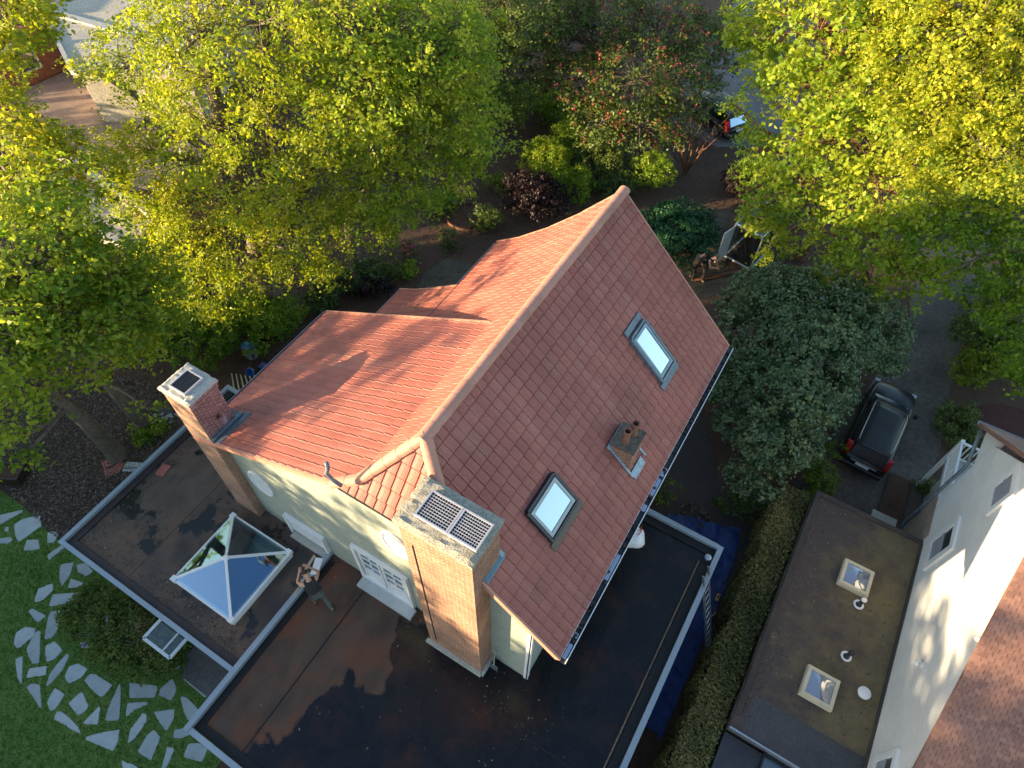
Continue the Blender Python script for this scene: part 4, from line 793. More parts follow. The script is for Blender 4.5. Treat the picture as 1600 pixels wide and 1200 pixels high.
for cx,cy,lb in ((5.18,11.8,'upper'),(5.12,8.18,'lower')):
    mb=MB(); mb.box((cx-.44,cy-.44,AZ),(cx+.44,cy+.44,AZ+.16)); w=mb.build('skylight',simple('cream_frame',(.55,.48,.34),(.62,.55,.4),5,.6) if cy>10 else bpy.data.materials['cream_frame'],ax,label=lb+' square skylight with a cream frame')
    mb=MB()
    for (x0,x1,y0,y1) in ((-.42,.42,-.42,-.33),(-.42,.42,.33,.42),(-.42,-.33,-.33,.33),(.33,.42,-.33,.33)): mb.box((cx+x0,cy+y0,AZ+.161),(cx+x1,cy+y1,AZ+.20))
    mb.build('frame',bpy.data.materials['cream_frame'],w)
    mb=MB(); n=10; vs=[];
    for i in range(n+1):
        for j in range(n+1): a,b=i/n*2-1,j/n*2-1; vs.append((cx+a*.33,cy+b*.33,AZ+.165+.07*(1-a*a)*(1-b*b)))
    mb.add(vs,[(i*(n+1)+j,(i+1)*(n+1)+j,(i+1)*(n+1)+j+1,i*(n+1)+j+1) for i in range(n) for j in range(n)]); mb.build('dome',glass_mat('dome_glass',(.85,.9,1),.3,dark=(.16,.16,.19)),w,smooth=True)
for (cx,cy,h,lb,m2) in ((5.48,11.08,.38,'grey vent pipe with a white cap next to the upper skylight',M_white_pl),(5.55,9.42,.36,'dark vent pipe between the two skylights',M_black)):
    mb=MB(); mb.lathe((cx,cy,AZ),[(.12,0),(.12,.02),(.06,.05),(.06,h)],14); v_=mb.build('vent_pipe',M_dkmetal,ax,label=lb)
    mb=MB(); mb.lathe((cx,cy,AZ+h),[(.075,.002),(.075,.06),(.04,.08)],14); mb.build('vent_cap',m2,v_)
    mb=MB(); mb.lathe((cx,cy,AZ+.021),[(.15,0),(.15,.012),(.121,.014)],14); mb.build('collar',M_white_pl,v_)
p=at(1350,1083,AZ+.12); mb=MB(); mb.lathe((p.x,p.y,AZ),[(.11,0),(.11,.12),(.17,.13),(.17,.17),(.12,.20),(.03,.21)],20); mb.build('roof_vent',M_white_pl,ax,label='round white roof vent')
# lower roof at the bottom
lo=thing('lower_outbuilding','low outbuilding with a slate black flat roof at the bottom edge, below the annex','outbuilding',(5,4,0))
mb=MB(); mb.box((3.45,-1,0),(XW+.0,AY0-.06,2.05)); mb.build('wall',M_brickT,lo)
mb=MB(); mb.box((3.40,-1.05,2.052),(XW+.0,AY0-.055,2.2)); mb.build('roof',simple('wet_slate_felt',(.035,.037,.045),(.06,.058,.06),2,.45,fine=20),lo)
p=at(1200,1168,2.3); mb=MB()
for (a,b,c,d_) in ((-.05,.9,-.05,0),(-.05,.9,-.95,-.9),(-.05,0,-.9,0),(.85,.9,-.9,0)): mb.box((p.x+a,p.y+c,2.2),(p.x+b,p.y+d_,2.32))
w=mb.build('skylight',M_black,lo); mb=MB(); mb.box((p.x+.001,p.y-.899,2.22),(p.x+.849,p.y-.001,2.27)); mb.build('glass',M_glass_dk,w)
# porch balustrade and plinth beyond the corner
po=thing('balcony','white railed landing with a slab beside the far corner of the white house','balcony',(7.2,17.5,0))
mb=MB(); mb.box((7.0,15.9,1.95),(8.4,18.3,2.1)); mb.build('floor',M_slab,po)
mb=MB()
for (a,b) in (((7.0,15.9),(7.0,18.3)),((7.0,18.3),(8.4,18.3))):
    for z in (2.2,3.0): mb.bar((*a,z),(*b,z),.07,.06)
    L_=math.dist(a,b); n=int(L_/.14)
    for i in range(n+1): x=a[0]+(b[0]-a[0])*i/n; y=a[1]+(b[1]-a[1])*i/n; mb.box((x-.018,y-.018,2.1),(x+.018,y+.018,2.98))
mb.box((6.93,18.22,0),(7.05,18.36,3.1)); mb.build('railing',M_white,po)
mb=MB(); mb.box((7.3,16.2,0),(8.2,18.1,1.95)); mb.build('wall',M_concs,po)
mb=MB(); mb.box((5.75,14.4,.0),(6.6,16.3,.18)); one('concrete_slab',mb,M_concs,'pale concrete step at the foot of the downpipe','step')
mb=MB(); mb.box((5.95,15.9,0),(6.8,18.3,.07)); mb.cm=1; mb.box((6.02,15.97,.07),(6.73,18.23,.08)); one('planting_bed',mb,[M_brown,M_soil],'low edged planting bed beside the parked car','planting bed')
#@@PLANTS
# ================================================================== HEDGES AND SHRUBS
def mound(name,label,poly,ztop,leaf,nb_,rb,dens,lsize,cat='shrub',group=None,zb=.3,per=14,spray=.14,flowers=None,stem=True,up=.45,hue=0,edgez=.35):
    """mounded shrub over a ground outline (list of x,y); overlapping leafy bumps"""
    P_=np.array([[p[0],p[1]] for p in poly]); c=P_.mean(0); pts=scatter([tuple(p) for p in P_],nb_*3)
    # spread out
    sel=[]
    for p in pts:
        if all((p[0]-q[0])**2+(p[1]-q[1])**2>(rb*.62)**2 for q in sel): sel.append(p)
        if len(sel)>=nb_: break
    lobes=[]
    for p in sel:
        dm=min(_segd(p,P_[i],P_[(i+1)%len(P_)]) for i in range(len(P_))); R_=max(min(_segd(c,P_[i],P_[(i+1)%len(P_)]) for i in range(len(P_))),.3)
        e=min(1,dm/(R_*.9)); z=zb+(ztop-zb-rb*.6)*(edgez+(1-edgez)*math.sqrt(1-(1-e)**2)); lobes.append((p[0],p[1],max(z,rb*.4)+random.uniform(-.28,.28)*rb,rb*random.uniform(.6,1.3),.8))
    t=thing(name,label,cat,(c[0],c[1],0),group)
    C,Nn,sz,T,SP=crown_points(lobes,dens,spray,per,lsize,up=up,flat=.5,gap=.0,inner=.75,hue=hue)
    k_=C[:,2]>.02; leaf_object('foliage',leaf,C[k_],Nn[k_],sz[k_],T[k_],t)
    mb=MB()
    for L in lobes[::2]:
        b=Vector((c[0]+(L[0]-c[0])*.25,c[1]+(L[1]-c[1])*.25,0)); mb.tube([b,(b+Vector(L[:3]))/2+Vector((0,0,.1)),Vector(L[:3])],[.05,.035,.015],5,caps=False)
    mb.build('stem',M_bark,t)
    if flowers:
        fm,n=flowers; idx=rng.choice(len(C),n); cc=[];nn=[]
        for i in idx: q=rng.normal(size=(9,3))*.045; cc.append(C[i]+Nn[i]/np.linalg.norm(Nn[i])*.06+q); nn.append(Nn[i]+rng.normal(size=(9,3))*.6)
        leaf_object('flower',fm,np.concatenate(cc),np.concatenate(nn),.07,rng.random(9*n),t,aspect=.9)
    return t
def _segd(p,a,b):
    ab=b-a; t=max(0,min(1,((p[0]-a[0])*ab[0]+(p[1]-a[1])*ab[1])/(ab@ab+1e-9))); return math.hypot(p[0]-a[0]-ab[0]*t,p[1]-a[1]-ab[1]*t)
RH=[at(u,v,2.6)[:2] for u,v in ((1120,500),(1150,460),(1210,448),(1300,465),(1395,520),(1388,560),(1325,615),(1268,680),(1225,740),(1195,748),(1160,715),(1140,640),(1130,560))]
mound('rhododendron','huge blue-green rhododendron dome between the red roof and the parked car',RH,4.7,LF_rhodo,70,.92,150,.135,per=12,spray=.19,flowers=(PT_lil,10),edgez=.25)
mound('shrub','bright lime green shrub along the lower right foot of the big rhododendron',[at(u,v,.8)[:2] for u,v in ((1308,705),(1300,740),(1282,775),(1258,775),(1262,740),(1285,705))],1.3,LF_lime,14,.4,130,.09)
mound('shrub','dark green bushes squeezed between the rhododendron and the brown hedge top',[(.9,13.4),(2.6,13.6),(2.5,14.3),(1.2,14.4)],1.0,LF_dark,14,.4,120,.1)
# clipped hedge
hx0,hx1,hy0,hy1,hz=2.42,3.30,1.0,14.2,2.15
h=thing('clipped_hedge','long clipped hedge with an olive brown flat top between the tarpaulin and the annex','hedge',((hx0+hx1)/2,7.5,0))
n=46000; f_=rng.random(n); Cc=np.zeros((n,3)); Nn=np.zeros((n,3)); top=f_<.5
Cc[:,1]=rng.uniform(hy0,hy1,n); wob=.07*np.sin(Cc[:,1]*2.3)+.05*np.sin(Cc[:,1]*5.1)
Cc[top,0]=rng.uniform(hx0,hx1,top.sum()); Cc[top,2]=hz+rng.normal(size=top.sum())*.05+.05*np.sin(Cc[top,0]*7+Cc[top,1]*3); Nn[top]=(0,0,1)
s1=(f_>=.5)&(f_<.78); Cc[s1,0]=hx0+wob[s1]; Cc[s1,2]=hz*rng.random(s1.sum()); Nn[s1]=(-1,0,.3); s2=f_>=.78; Cc[s2,0]=hx1; Cc[s2,2]=hz*rng.random(s2.sum()); Nn[s2]=(1,0,.3)
Cc[top,0]=np.clip(Cc[top,0],hx0+wob[top],hx1)
tt=.35+.28*np.sin(Cc[:,1]*.9+Cc[:,0])+.15*np.sin(Cc[:,1]*3.1)+rng.normal(size=n)*.25
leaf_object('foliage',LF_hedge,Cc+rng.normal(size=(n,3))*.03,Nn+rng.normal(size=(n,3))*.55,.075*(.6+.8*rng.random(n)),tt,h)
mb=MB(); mb.box((hx0+.12,hy0+.1,0),(hx1-.12,hy1-.1,hz-.1)); mb.build('branches',simple('dark_twigs',(.03,.028,.015),(.02,.015,.01),6,.95),h)
mound('evergreen_hedge','dense dark green rounded bush between the two workers and the far roof corner',[at(u,v,.9)[:2] for u,v in ((985,345),(1010,325),(1060,318),(1100,330),(1122,350),(1118,385),(1085,405),(1055,412),(1020,385))],1.5,LF_ever,42,.5,220,.10,per=14,spray=.14)
SB=[at(u,v,.7)[:2] for u,v in ((105,975),(118,945),(155,918),(205,932),(262,978),(300,1008),(280,1032),(245,1052),(190,1050),(135,1025))]
mound('garden_shrub','round dark green shrub inside the curve of the stone path',SB,1.4,LF_dark,40,.36,260,.08,hue=.30,flowers=(PT_lil,4),per=16,spray=.13)
mound('garden_shrub','greyish olive shrub against the parapet, right of the round dark shrub',[at(u,v,.9)[:2] for u,v in ((215,955),(240,960),(270,1000),(245,1020),(215,990))],1.7,LF_hedge,9,.32,200,.07)
GR='low shrubs in the shaded garden behind the house'
def shr(u,v,z,r,leaf,label,n=None,ls=.09,fl=None,hue=0.,sq=.8,dens=150,per=14,name='shrub'):
    p=at(u,v,0); h_=z; poly=[(p.x+math.cos(a)*r,p.y+math.sin(a)*r*.85) for a in [i*.7 for i in range(9)]]
    return mound(name,label,poly,h_,leaf,n or max(6,int(9*r*r+5)),min(.5,r*.45+.08),dens,ls,group=GR,flowers=fl,hue=hue,per=per)
shr(400,520,1.6,1.7,LF_mid,'olive green bush behind the narrow chimney, left of the vacuum cleaner',hue=-.2)
shr(310,545,1.9,1.8,LF_mid,'dark olive bush directly behind the narrow chimney cap',hue=-.35)
shr(255,500,1.8,1.6,LF_dark,'dark bush in the gap between the left maple and the big tree',hue=.1)
shr(430,500,1.2,1.1,LF_mid,'green ground shrub at the foot of the big multi-stemmed tree',hue=-.1)
shr(222,690,.4,.35,LF_mid,'low green plant at the foot of the left slanting trunk',hue=-.1)
shr(248,676,.4,.35,LF_mid,'low green plant left of the felt roof edge, by the second trunk',hue=-.05)
shr(535,455,1.1,.8,LF_dark,'dark flowering bush at the lower left of the shaded bed',fl=(PT_pink,14))
shr(570,440,1.0,.8,LF_dark,'bush with white and pink blooms in the shaded bed',fl=(PT_white,14))
shr(605,435,.9,.7,LF_dark,'small bush with pale pink blooms beside the curved path',fl=(PT_pink,16),hue=.1)
shr(590,460,.8,.7,LF_purple,'reddish leaved plant in front of the flowering bushes')
shr(643,405,.8,.45,LF_dark,'small azalea with bright magenta flowers beyond the curved path',fl=(PT_mag,26))
shr(630,430,.6,.5,LF_mid,'round pale green plant next to the magenta azalea',hue=.05)
shr(515,480,.9,.8,LF_dark,'dark low bush just beyond the left wing gutter')
shr(832,328,1.9,1.4,LF_purple,'large dark purple leaved shrub behind the far left roof edge',ls=.11)
shr(880,300,1.4,1.3,LF_mid,'yellow-green shrub right of the purple shrub',hue=.0)
shr(850,270,1.6,1.5,LF_mid,'sunlit yellow-green shrub above the purple shrub',hue=.1)
shr(930,265,1.6,1.6,LF_dark,'dark shrub between the sunlit shrub and the flowering tree',hue=.2)
shr(900,235,1.4,1.4,LF_mid,'lighter shrub at the far side of the dark shrub',hue=-.1)
shr(1020,290,1.6,1.2,LF_mid,'mid green shrub just beyond the far roof peak')
shr(960,300,1.0,1.0,LF_dark,'dark low shrub beyond the roof peak',hue=.1)
shr(805,180,1.6,1.6,LF_mid,'light green shrub left of the tall red-brown trunk',hue=.1,fl=(PT_white,10))
shr(880,190,1.4,1.6,LF_mid,'shrub with white flowers right of the tall red-brown trunk',hue=0,fl=(PT_white,24))
shr(960,200,1.5,1.5,LF_dark,'dark shrub with white flowers under the flowering tree',fl=(PT_white,16))
shr(760,355,.9,.7,LF_dark,'small dark plant right of the round mulch ring',hue=.2)
shr(700,385,.6,.6,LF_dark,'low plant below the round mulch ring')
shr(690,330,.9,.8,LF_mid,'small green plant left of the round mulch ring',hue=-.2)
shr(775,300,.9,.7,LF_lime,'small light green plant between the mulch ring and the purple shrub')
shr(1150,300,1.1,.9,LF_purple,'dark red shrub behind the glass shed')
shr(1185,300,1.8,1.4,LF_mid,'leafy bush beside the glass shed')
shr(1515,600,2.0,.9,LF_lime,'bright yellow-green shrub beside the driveway at the right',hue=.35,ls=.12)
shr(1565,560,2.2,1.6,LF_mid,'green bush behind the bright yellow-green shrub at the right')
shr(1500,690,.5,.8,LF_dark,'dark groundcover clump by the driveway bend',hue=.15)
shr(1487,655,.5,.6,LF_dark,'narrow groundcover clump along the driveway edge',hue=.15)
shr(1530,500,2.5,1.5,LF_mid,'dark green bush on the right side of the driveway, upper',hue=-.15)
shr(1510,560,2.2,1.2,LF_dark,'dark bush on the right side of the driveway, lower',hue=.2)
shr(1440,768,.5,.35,LF_dark,'small plant inside the planting bed by the car',hue=.2)
shr(1120,735,.9,.8,LF_dark,'small dark bush in the yard under the right gutter') if False else None
shr(1030,775,1.0,.5,LF_mid,'small green bush in the corner between gutter and flat roof',hue=-.2)
sheet('red_mulch_bed',[at(u,v,0) for u,v in ((1490,640),(1560,630),(1640,650),(1640,700),(1545,690),(1500,672))],.006,simple('red_mulch',(.10,.03,.022),(.06,.02,.016),2,.95,.8,fine=20))
# young tree in its round ring
rc=at(727,340,0); mb=MB(); n=40
for i in range(n):
    a0,a1=2*math.pi*i/n,2*math.pi*(i+1)/n
    if True: mb.bar((math.cos(a0)*.95,math.sin(a0)*.95,.08),(math.cos(a1)*.95,math.sin(a1)*.95,.08),.04,.2)
mb.cm=1; mb.lathe((0,0,0),[(.93,0),(.93,.06),(.5,.10),(.02,.14)],30); one('mulch_ring',mb,[M_barkred,simple('ring_mulch',(.12,.055,.035),(.08,.04,.028),3,.95,.8,fine=26)],'round rust-coloured edging ring filled with mulch','plant ring',rc)
tree('young_tree','young sparse tree standing in the round mulch ring',rc+Vector((0,0,.1)),[rc+Vector((0,0,1.0)),rc+Vector((.1,.1,1.8))],[(rc.x,rc.y,1.7,.5),(rc.x+.25,rc.y+.1,1.2,.4),(rc.x-.3,rc.y,1.4,.4)],LF_yel,r0=.03,dens=90,spray_r=.15,per=8,lsize=.09)
# ================================================================== TREES
T='trees around the house'
b=at(185,712,0); tree('maple_tree','leafy maple with a rough slanting grey trunk rising from the mulch at the left edge',b,[b+Vector((.25,-.1,2.3)),b+Vector((.5,-.3,4.6)),b+Vector((.2,-.2,7.5))],
  W3((60,300,9,1.9),(150,410,8,1.7),(50,470,8,2.0),(150,500,7,1.4),(30,560,7,1.6),(10,640,5.5,1.3),(30,720,4,.6),(100,540,7,1.1),(-20,400,9,2.3),(110,350,9,1.1),(110,440,7.5,1.6),(-30,520,8,2.0),(190,470,7.,1.2),(70,390,9,1.7),(0,700,4.5,.8)),LF_mid,r0=.34,dens=28,hollow=.8,spray_r=.40,per=22,lsize=.17,hue=.12,twigs=.5,group=T)
b=at(230,668,0); tree('maple_tree','second maple with a pale slanting trunk between the left maple and the narrow chimney',b,[b+Vector((.2,-.15,1.6)),b+Vector((.1,-.2,3.5)),b+Vector((-.4,.1,6.3))],
  W3((180,560,5.2,.95),(215,520,6,1.1),(245,500,6,.9),(140,585,4.8,.6),(225,455,7,1.2),(232,640,3.2,.45),(238,560,4,.5),(195,430,7.5,1.3),(250,430,6.5,.9)),LF_mid,r0=.28,dens=34,spray_r=.34,per=18,lsize=.16,hue=.2,group=T)
b=at(-60,260,0); tree('maple_tree','sunlit maple crown filling the top left corner in front of the brick house',b,[b+Vector((1,0,4)),b+Vector((2,.5,8)),b+Vector((3,1,11.5))],
  W3((10,20,12,1.7),(60,10,12,1.0),(60,215,9,1.0),(5,70,11,.7),(10,175,10,1.0),(30,230,9.5,1.3),(80,245,9,1.3),(130,270,8.5,1.4),(60,320,8.5,1.4),(-40,100,11,1.6)),LF_bright,r0=.3,dens=38,spray_r=.36,per=18,lsize=.18,group=T)
b=at(437,490,0); tree('deciduous_tree','large yellow-green tree with several tall stems behind the left wing',b,[b+Vector((-.4,.2,2.6)),b+Vector((-.3,.6,5.0)),at(345,190,9.5),at(325,90,11.5)],
  W3((190,230,7.5,1.2),(150,110,9,.9),(185,90,9.5,1.4),(220,300,6.5,1.4),(225,190,8.5,1.6),(270,90,11,2.2),(320,50,12,2.4),(400,40,12.5,2.6),(480,50,12,2.4),(260,250,7.5,2.0),(330,200,9.5,2.4),(420,180,10,2.6),(500,160,10,2.4),(330,320,6.5,2.1),(300,400,5,1.8),(270,330,6.,1.7),(380,400,5,1.9),(360,460,3.6,1.3),(300,460,3.5,1.3),(450,370,6,2.0),(470,300,7,2.2),(400,280,8,2.2),(530,260,7.5,2.0),(550,350,5.5,1.6),(490,420,4.2,1.3),(240,400,5,1.2),(350,120,11,2.2),(250,20,11,1.3),(330,-20,13,2.5)),
  LF_yel,r0=.5,hollow=.95,dens=24,spray_r=.38,per=32,lsize=.12,twigs=.35,hue=.04,group=T,stems=[[b+Vector((-.3,.6,4.6)),at(415,240,8),at(410,130,10.5),at(415,20,12.5)],[b+Vector((-.3,.5,4.4)),at(470,300,6.5),at(500,180,9)]])
b=at(560,420,0); tree('deciduous_tree','fresh green tree overlapping the right side of the large yellow-green tree',b,[b+Vector((0,.2,3)),at(600,260,6.5),at(630,120,10.5)],
  W3((590,40,12,2.4),(660,50,12,2.2),(715,40,11.5,1.6),(640,130,10.5,2.2),(700,130,10,1.8),(735,190,9,1.4),(765,225,8,1.0),(740,240,7.5,1.0),(600,200,9,2.1),(660,210,8.5,1.8),(620,290,7,1.6),(690,270,7,1.3),(560,300,7,1.7),(650,320,5.5,1.0),(590,360,5.2,1.1),(560,130,11,2.2),(715,90,11,1.5),(540,40,12.5,2.2)),
  LF_mid,r0=.3,dens=30,spray_r=.36,per=26,lsize=.14,hue=.2,twigs=.45,group=T)
b=at(760,190,0); tree('hornbeam_tree','dense dark green tree left of the tall red-brown trunk at the top',b,[b+Vector((0,0,3)),b+Vector((.2,.3,7))],
  W3((690,40,6,2.6),(760,30,7,2.6),(820,30,6.5,2.2),(720,110,4.5,2.3),(790,100,4.5,2.4),(830,90,4.5,1.8),(740,160,3,1.8),(800,160,2.5,1.5),(680,180,3,2.0),(780,-20,9,2.8)),LF_dark,r0=.25,dens=34,spray_r=.38,per=26,lsize=.14,hue=.28,group=T)
b=at(853,165,0); tree('conifer_tree','tall straight red-brown trunk of a conifer at the top centre',b,[b+Vector((0,0,3)),b+Vector((.05,.1,7)),b+Vector((0,.2,14))],
  [(b.x,b.y+.5,12,2.6),(b.x+1,b.y,14,2.4),(b.x-1,b.y+1,10.5,2.0),(b.x+1.2,b.y+1.5,9,1.8)],LF_dark,M_barkred,r0=.5,dens=26,spray_r=.4,per=20,lsize=.16,group=T)
b=at(1000,262,0); pf=tree('flowering_tree','dark tree dotted with pink flowers at the top centre',b,[b+Vector((0,0,2)),b+Vector((-.2,.3,4.5))],
  W3((900,60,5,2.2),(960,30,6,2.4),(1030,40,6,2.4),(1090,60,5.5,1.9),(920,130,4,2.0),(990,120,5,2.3),(1060,130,4.5,1.9),(940,190,2.8,1.6),(1000,200,3,1.6),(1050,200,2.6,1.2),(1100,140,3,.9),(1120,105,4,1.1),(1135,50,5,1.3),(1090,170,2.6,.9),(880,20,6,1.8)),LF_dark,r0=.2,dens=38,spray_r=.36,per=24,lsize=.15,hue=.22,group=T)
cr=[c for c in pf.children if c.name.startswith('crown')][0].data; nv=len(cr.vertices); co=np.zeros(nv*3,dtype=np.float32); cr.vertices.foreach_get('co',co); co=co.reshape(-1,3)+np.array(pf.location)
ix=rng.choice(nv,900); cc=np.concatenate([co[i]+rng.normal(size=(5,3))*.06+np.array([0,-.05,.10]) for i in ix]); leaf_object('flower',PT_pink,cc,rng.normal(size=cc.shape)+np.array([0,-.3,.8]),.12,rng.random(len(cc)),pf,aspect=.9)
# bare small multi-stem
b=at(1070,272,0); mb=MB()
for i in range(9):
    a=i*.7; e=b+Vector((math.cos(a)*1.0,math.sin(a)*1.0,2.4+.5*math.sin(i*2))); mb.tube([b-b,(e-b)*.5+Vector((.1*math.sin(i),.1,.2)),e-b],[.06,.04,.015],6,caps=False)
    for j in range(4): f2=e-b+Vector((random.uniform(-.6,.6),random.uniform(-.6,.6),random.uniform(.2,.9))); mb.tube([(e-b)*.75,f2],[.02,.006],4,caps=False)
one('bare_shrub',mb,M_barkred,'leafless many-stemmed shrub between the flowering tree and the glass shed','shrub',b,smooth=True)
b=at(1250,402,0); tree('maple_tree','tall maple whose bare orange-brown trunk shows above the glass shed',b,[b+Vector((.1,-.2,2.2)),at(1285,300,4.6),at(1300,150,9),at(1310,60,11.5)],
  W3((1190,325,4.2,.7),(1225,335,4.4,.7),(1170,120,7.5,.9),(1150,165,5,.7),(1175,200,6,.8),(1190,395,2.6,.5),(1215,345,4.6,.6),(1160,345,3.6,.35),(1195,335,4.4,.5),(1215,95,9.5,1.1),(1175,40,10,1.1),(1190,355,3.6,.6),(1215,380,3,.5),(1165,330,4.5,.4),(1210,25,11.5,1.9),(1280,50,12,2.1),(1350,30,12.5,2.2),(1250,125,10.3,1.5),(1320,130,11,2.0),(1240,215,8.6,1.3),(1185,235,7.5,.8),(1300,220,9,1.7),(1205,290,6.5,.9),(1170,300,5.5,.5),(1250,290,7,1.1),(1330,300,7,1.7),(1310,370,5.5,1.4),(1370,370,6,1.6),(1390,300,8,1.7),(1380,210,9.5,1.9),(1390,110,11.5,2.0),(1360,440,4.2,1.2),(1410,430,5,1.2),(1280,440,3.6,.9),(1235,385,4,.6),(1215,360,4,.5),(1180,60,11,1.0),(1440,440,5,1.1)),
  LF_mid,M_barkred,r0=.26,dens=30,hollow=1.1,spray_r=.34,per=20,lsize=.18,hue=.22,twigs=.45,group=T)
b=at(1560,330,0); tree('maple_tree','sunlit golden green maple filling the top right corner',b,[b+Vector((-.4,-.3,3)),at(1530,200,8),at(1530,90,11)],
  W3((1460,70,12.8,2.0),(1530,40,13.5,2.2),(1600,60,13,2.3),(1500,140,12,1.9),(1570,150,12,2.0),(1445,175,11.5,1.5),(1530,230,11,1.6),(1480,255,10,1.3),(1600,240,10.5,1.9),(1420,20,13,1.6),(1560,-20,14,2.4),(1430,260,10,1.0),(1560,290,9.5,1.1)),
  LF_bright,r0=.26,dens=46,spray_r=.32,per=32,lsize=.12,hue=-.02,group=T)
b=at(1620,470,0); tree('deciduous_tree','shaded green tree on the right edge beside the driveway',b,[b+Vector((-.1,-.1,2.5)),b+Vector((-.3,-.2,6))],
  W3((1500,330,7.5,1.5),(1560,330,7.5,1.8),(1610,360,7,1.8),(1460,370,7,1.1),(1545,410,5.5,1.3),(1600,440,5.5,1.5),(1590,500,4,1.2),(1560,470,4.5,1.0),(1470,430,6,.8),(1610,560,3.2,1.1),(1590,600,2.4,.6),(1450,320,8,1.2)),LF_mid,r0=.22,dens=36,spray_r=.36,per=20,lsize=.17,hue=-.02,group=T)
b=at(1250,30,0); tree('background_tree','dark bush-like tree beside the road at the top right',b,[b+Vector((0,0,3))],W3((1290,100,1.5,1.8),(1340,110,1.5,2.),(1400,180,1.5,2.2),(1470,120,2,2.5)),LF_dark,r0=.15,dens=20,spray_r=.5,per=18,lsize=.2,hue=.2,group=T)
# trees standing just outside the picture, toward the low sun
BT=[]
for i in range(12):
    f_=i/11; x,y=-46+f_*36,9-f_*41
    BT.append((x,y,4.9 if x-y<-21 else (10.8,9.6,11.6,10.2,9.4,11.0)[i%6]+(2.4 if x-y>-4 else 0),3.1 if x-y>=-21 else 2.2))
for i in range(5):
    f_=(i+3)/7; BT.append((-52+f_*36,-2-f_*38,(13.6,12.2,14.2,12.8)[i%4],3.0))
for i,(x,y,hh,rr) in enumerate(((-27,-7.5,12.5,1.1),(-24.5,-9.5,11.6,1.0),(-30.5,-13,14.5,1.2),(-27.5,-16.5,13.8,1.1),(-22,-14,11.8,1.0),(-33,-9,14.8,1.1),(-21,-19,14.5,1.1),(-16.5,-17,13.,1.0))):  # slender unseen trees, added to break the low sun into streaks
    lb=[(x+.8*math.sin(q*2.2+i),y+.8*math.cos(q*1.7+i),z,rr*random.uniform(.6,1.1)) for q,z in enumerate(np.arange(3.5,hh,1.25))]
    tree('added_streak_tree','slender airy tree added out of view to streak the evening sun',(x,y,0),[(x,y+.1,3),(x+.1,y,hh-.6)],lb,LF_mid,r0=.14,dens=17,spray_r=.42,per=16,lsize=.26,twigs=.2,group='slender trees added out of view to streak the evening sun',inner=.2)
BL=('rounded','tall','ragged','low','broad','leaning')
for i,(x,y,hh,rr) in enumerate(BT):
    tree('garden_tree','leafy boundary tree beyond the lawn, toward the evening sun',(x,y,0),[(x,y+.1,3),(x+.3,y,hh-1)],[(x,y,hh-rr*.8,rr),(x+1.8,y-1.4,hh-rr-1.6,rr*.8),(x-1.6,y+1.6,hh-rr-1.2,rr*.85),(x+.4,y+.3,2.4,rr*1.0),(x+2.2,y-2.4,2.6,rr*.85),(x-2.4,y+2.2,2.6,rr*.85),(x+.2,y,4.6,rr)],LF_mid,r0=.25,dens=11,spray_r=.8,per=20,lsize=.42,twigs=.05,group='boundary trees toward the evening sun',inner=.3,gap=-.2)
#@@OBJECTS
# ================================================================== LEFT NEIGHBOUR (timber and brick, top left)
ln=thing('modern_house','flat-roofed brick house with pale roof edges and a gravel roof in the top left corner','house',at(60,100,0))
def quadslab(pts,z,th,m,name,par,label=None):
    mb=MB(); mb.prism([at(u,v,z)-Vector((0,0,th)) for u,v in pts],(0,0,th)); return mb.build(name,m,par,label=label)
M_grav=simple('pinkish_gravel',(.38,.27,.21),(.24,.17,.13),1.2,.95,.6,fine=34); M_fasc=simple('pale_fascia',(.55,.50,.42),(.45,.42,.38),1,.6,fine=20); M_pale=simple('pale_roof_sheet',(.58,.50,.38),(.44,.39,.31),.8,.8,fine=14)
quadslab(((62,14),(200,-60),(420,-60),(300,120),(110,110)),6.2,.35,M_pale,'upper_roof',ln)
quadslab(((62,14),(70,20),(118,112),(108,110)),6.28,.2,M_fasc,'upper_roof_edge',ln)
quadslab(((62,16),(66,10),(290,70),(290,80)),6.30,.2,M_fasc,'upper_roof_edge',ln)
gr_=quadslab(((15,150),(110,108),(300,110),(330,240),(210,330),(118,250),(20,190)),3.4,.3,M_grav,'roof',ln,'pinkish gravel roof')
quadslab(((14,194),(22,188),(235,322),(228,332)),3.5,.3,M_fasc,'roof_edge',ln)
quadslab(((30,225),(100,262),(175,310),(240,345),(205,385),(150,372),(118,348),(80,300)),2.6,.25,M_pale,'canopy_roof',ln,'pale low canopy roof beside the gravel roof')
quadslab(((115,345),(120,340),(205,378),(200,388)),2.68,.3,M_fasc,'canopy_edge',ln)
mb=MB(); a=at(0,170,3.4); bq=at(108,112,3.4); top=at(60,18,5.9); 
w0=at(12,150,3.3); w1=at(108,108,3.3); w2=at(62,16,3.3)
mb.prism([Vector((w0.x,w0.y,0)),Vector((w1.x,w1.y,0)),Vector((w1.x,w1.y,5.85)),Vector((w0.x,w0.y,5.85))],((w1-w0).cross(Vector((0,0,1))).normalized()*-.3)); mb.build('wall',M_brickO,ln)
e1=(w1-w0).normalized(); nrm=e1.cross(Vector((0,0,1))).normalized()
mb=MB(); c0=w0+e1*((w1-w0).length*.25); c1=w0+e1*((w1-w0).length*.66); 
for s_ in (.02,): mb.prism([Vector((c0.x,c0.y,.9+3.0)),Vector((c1.x,c1.y,.9+3.0)),Vector((c1.x,c1.y,5.4)),Vector((c0.x,c0.y,5.4))],nrm*.05)
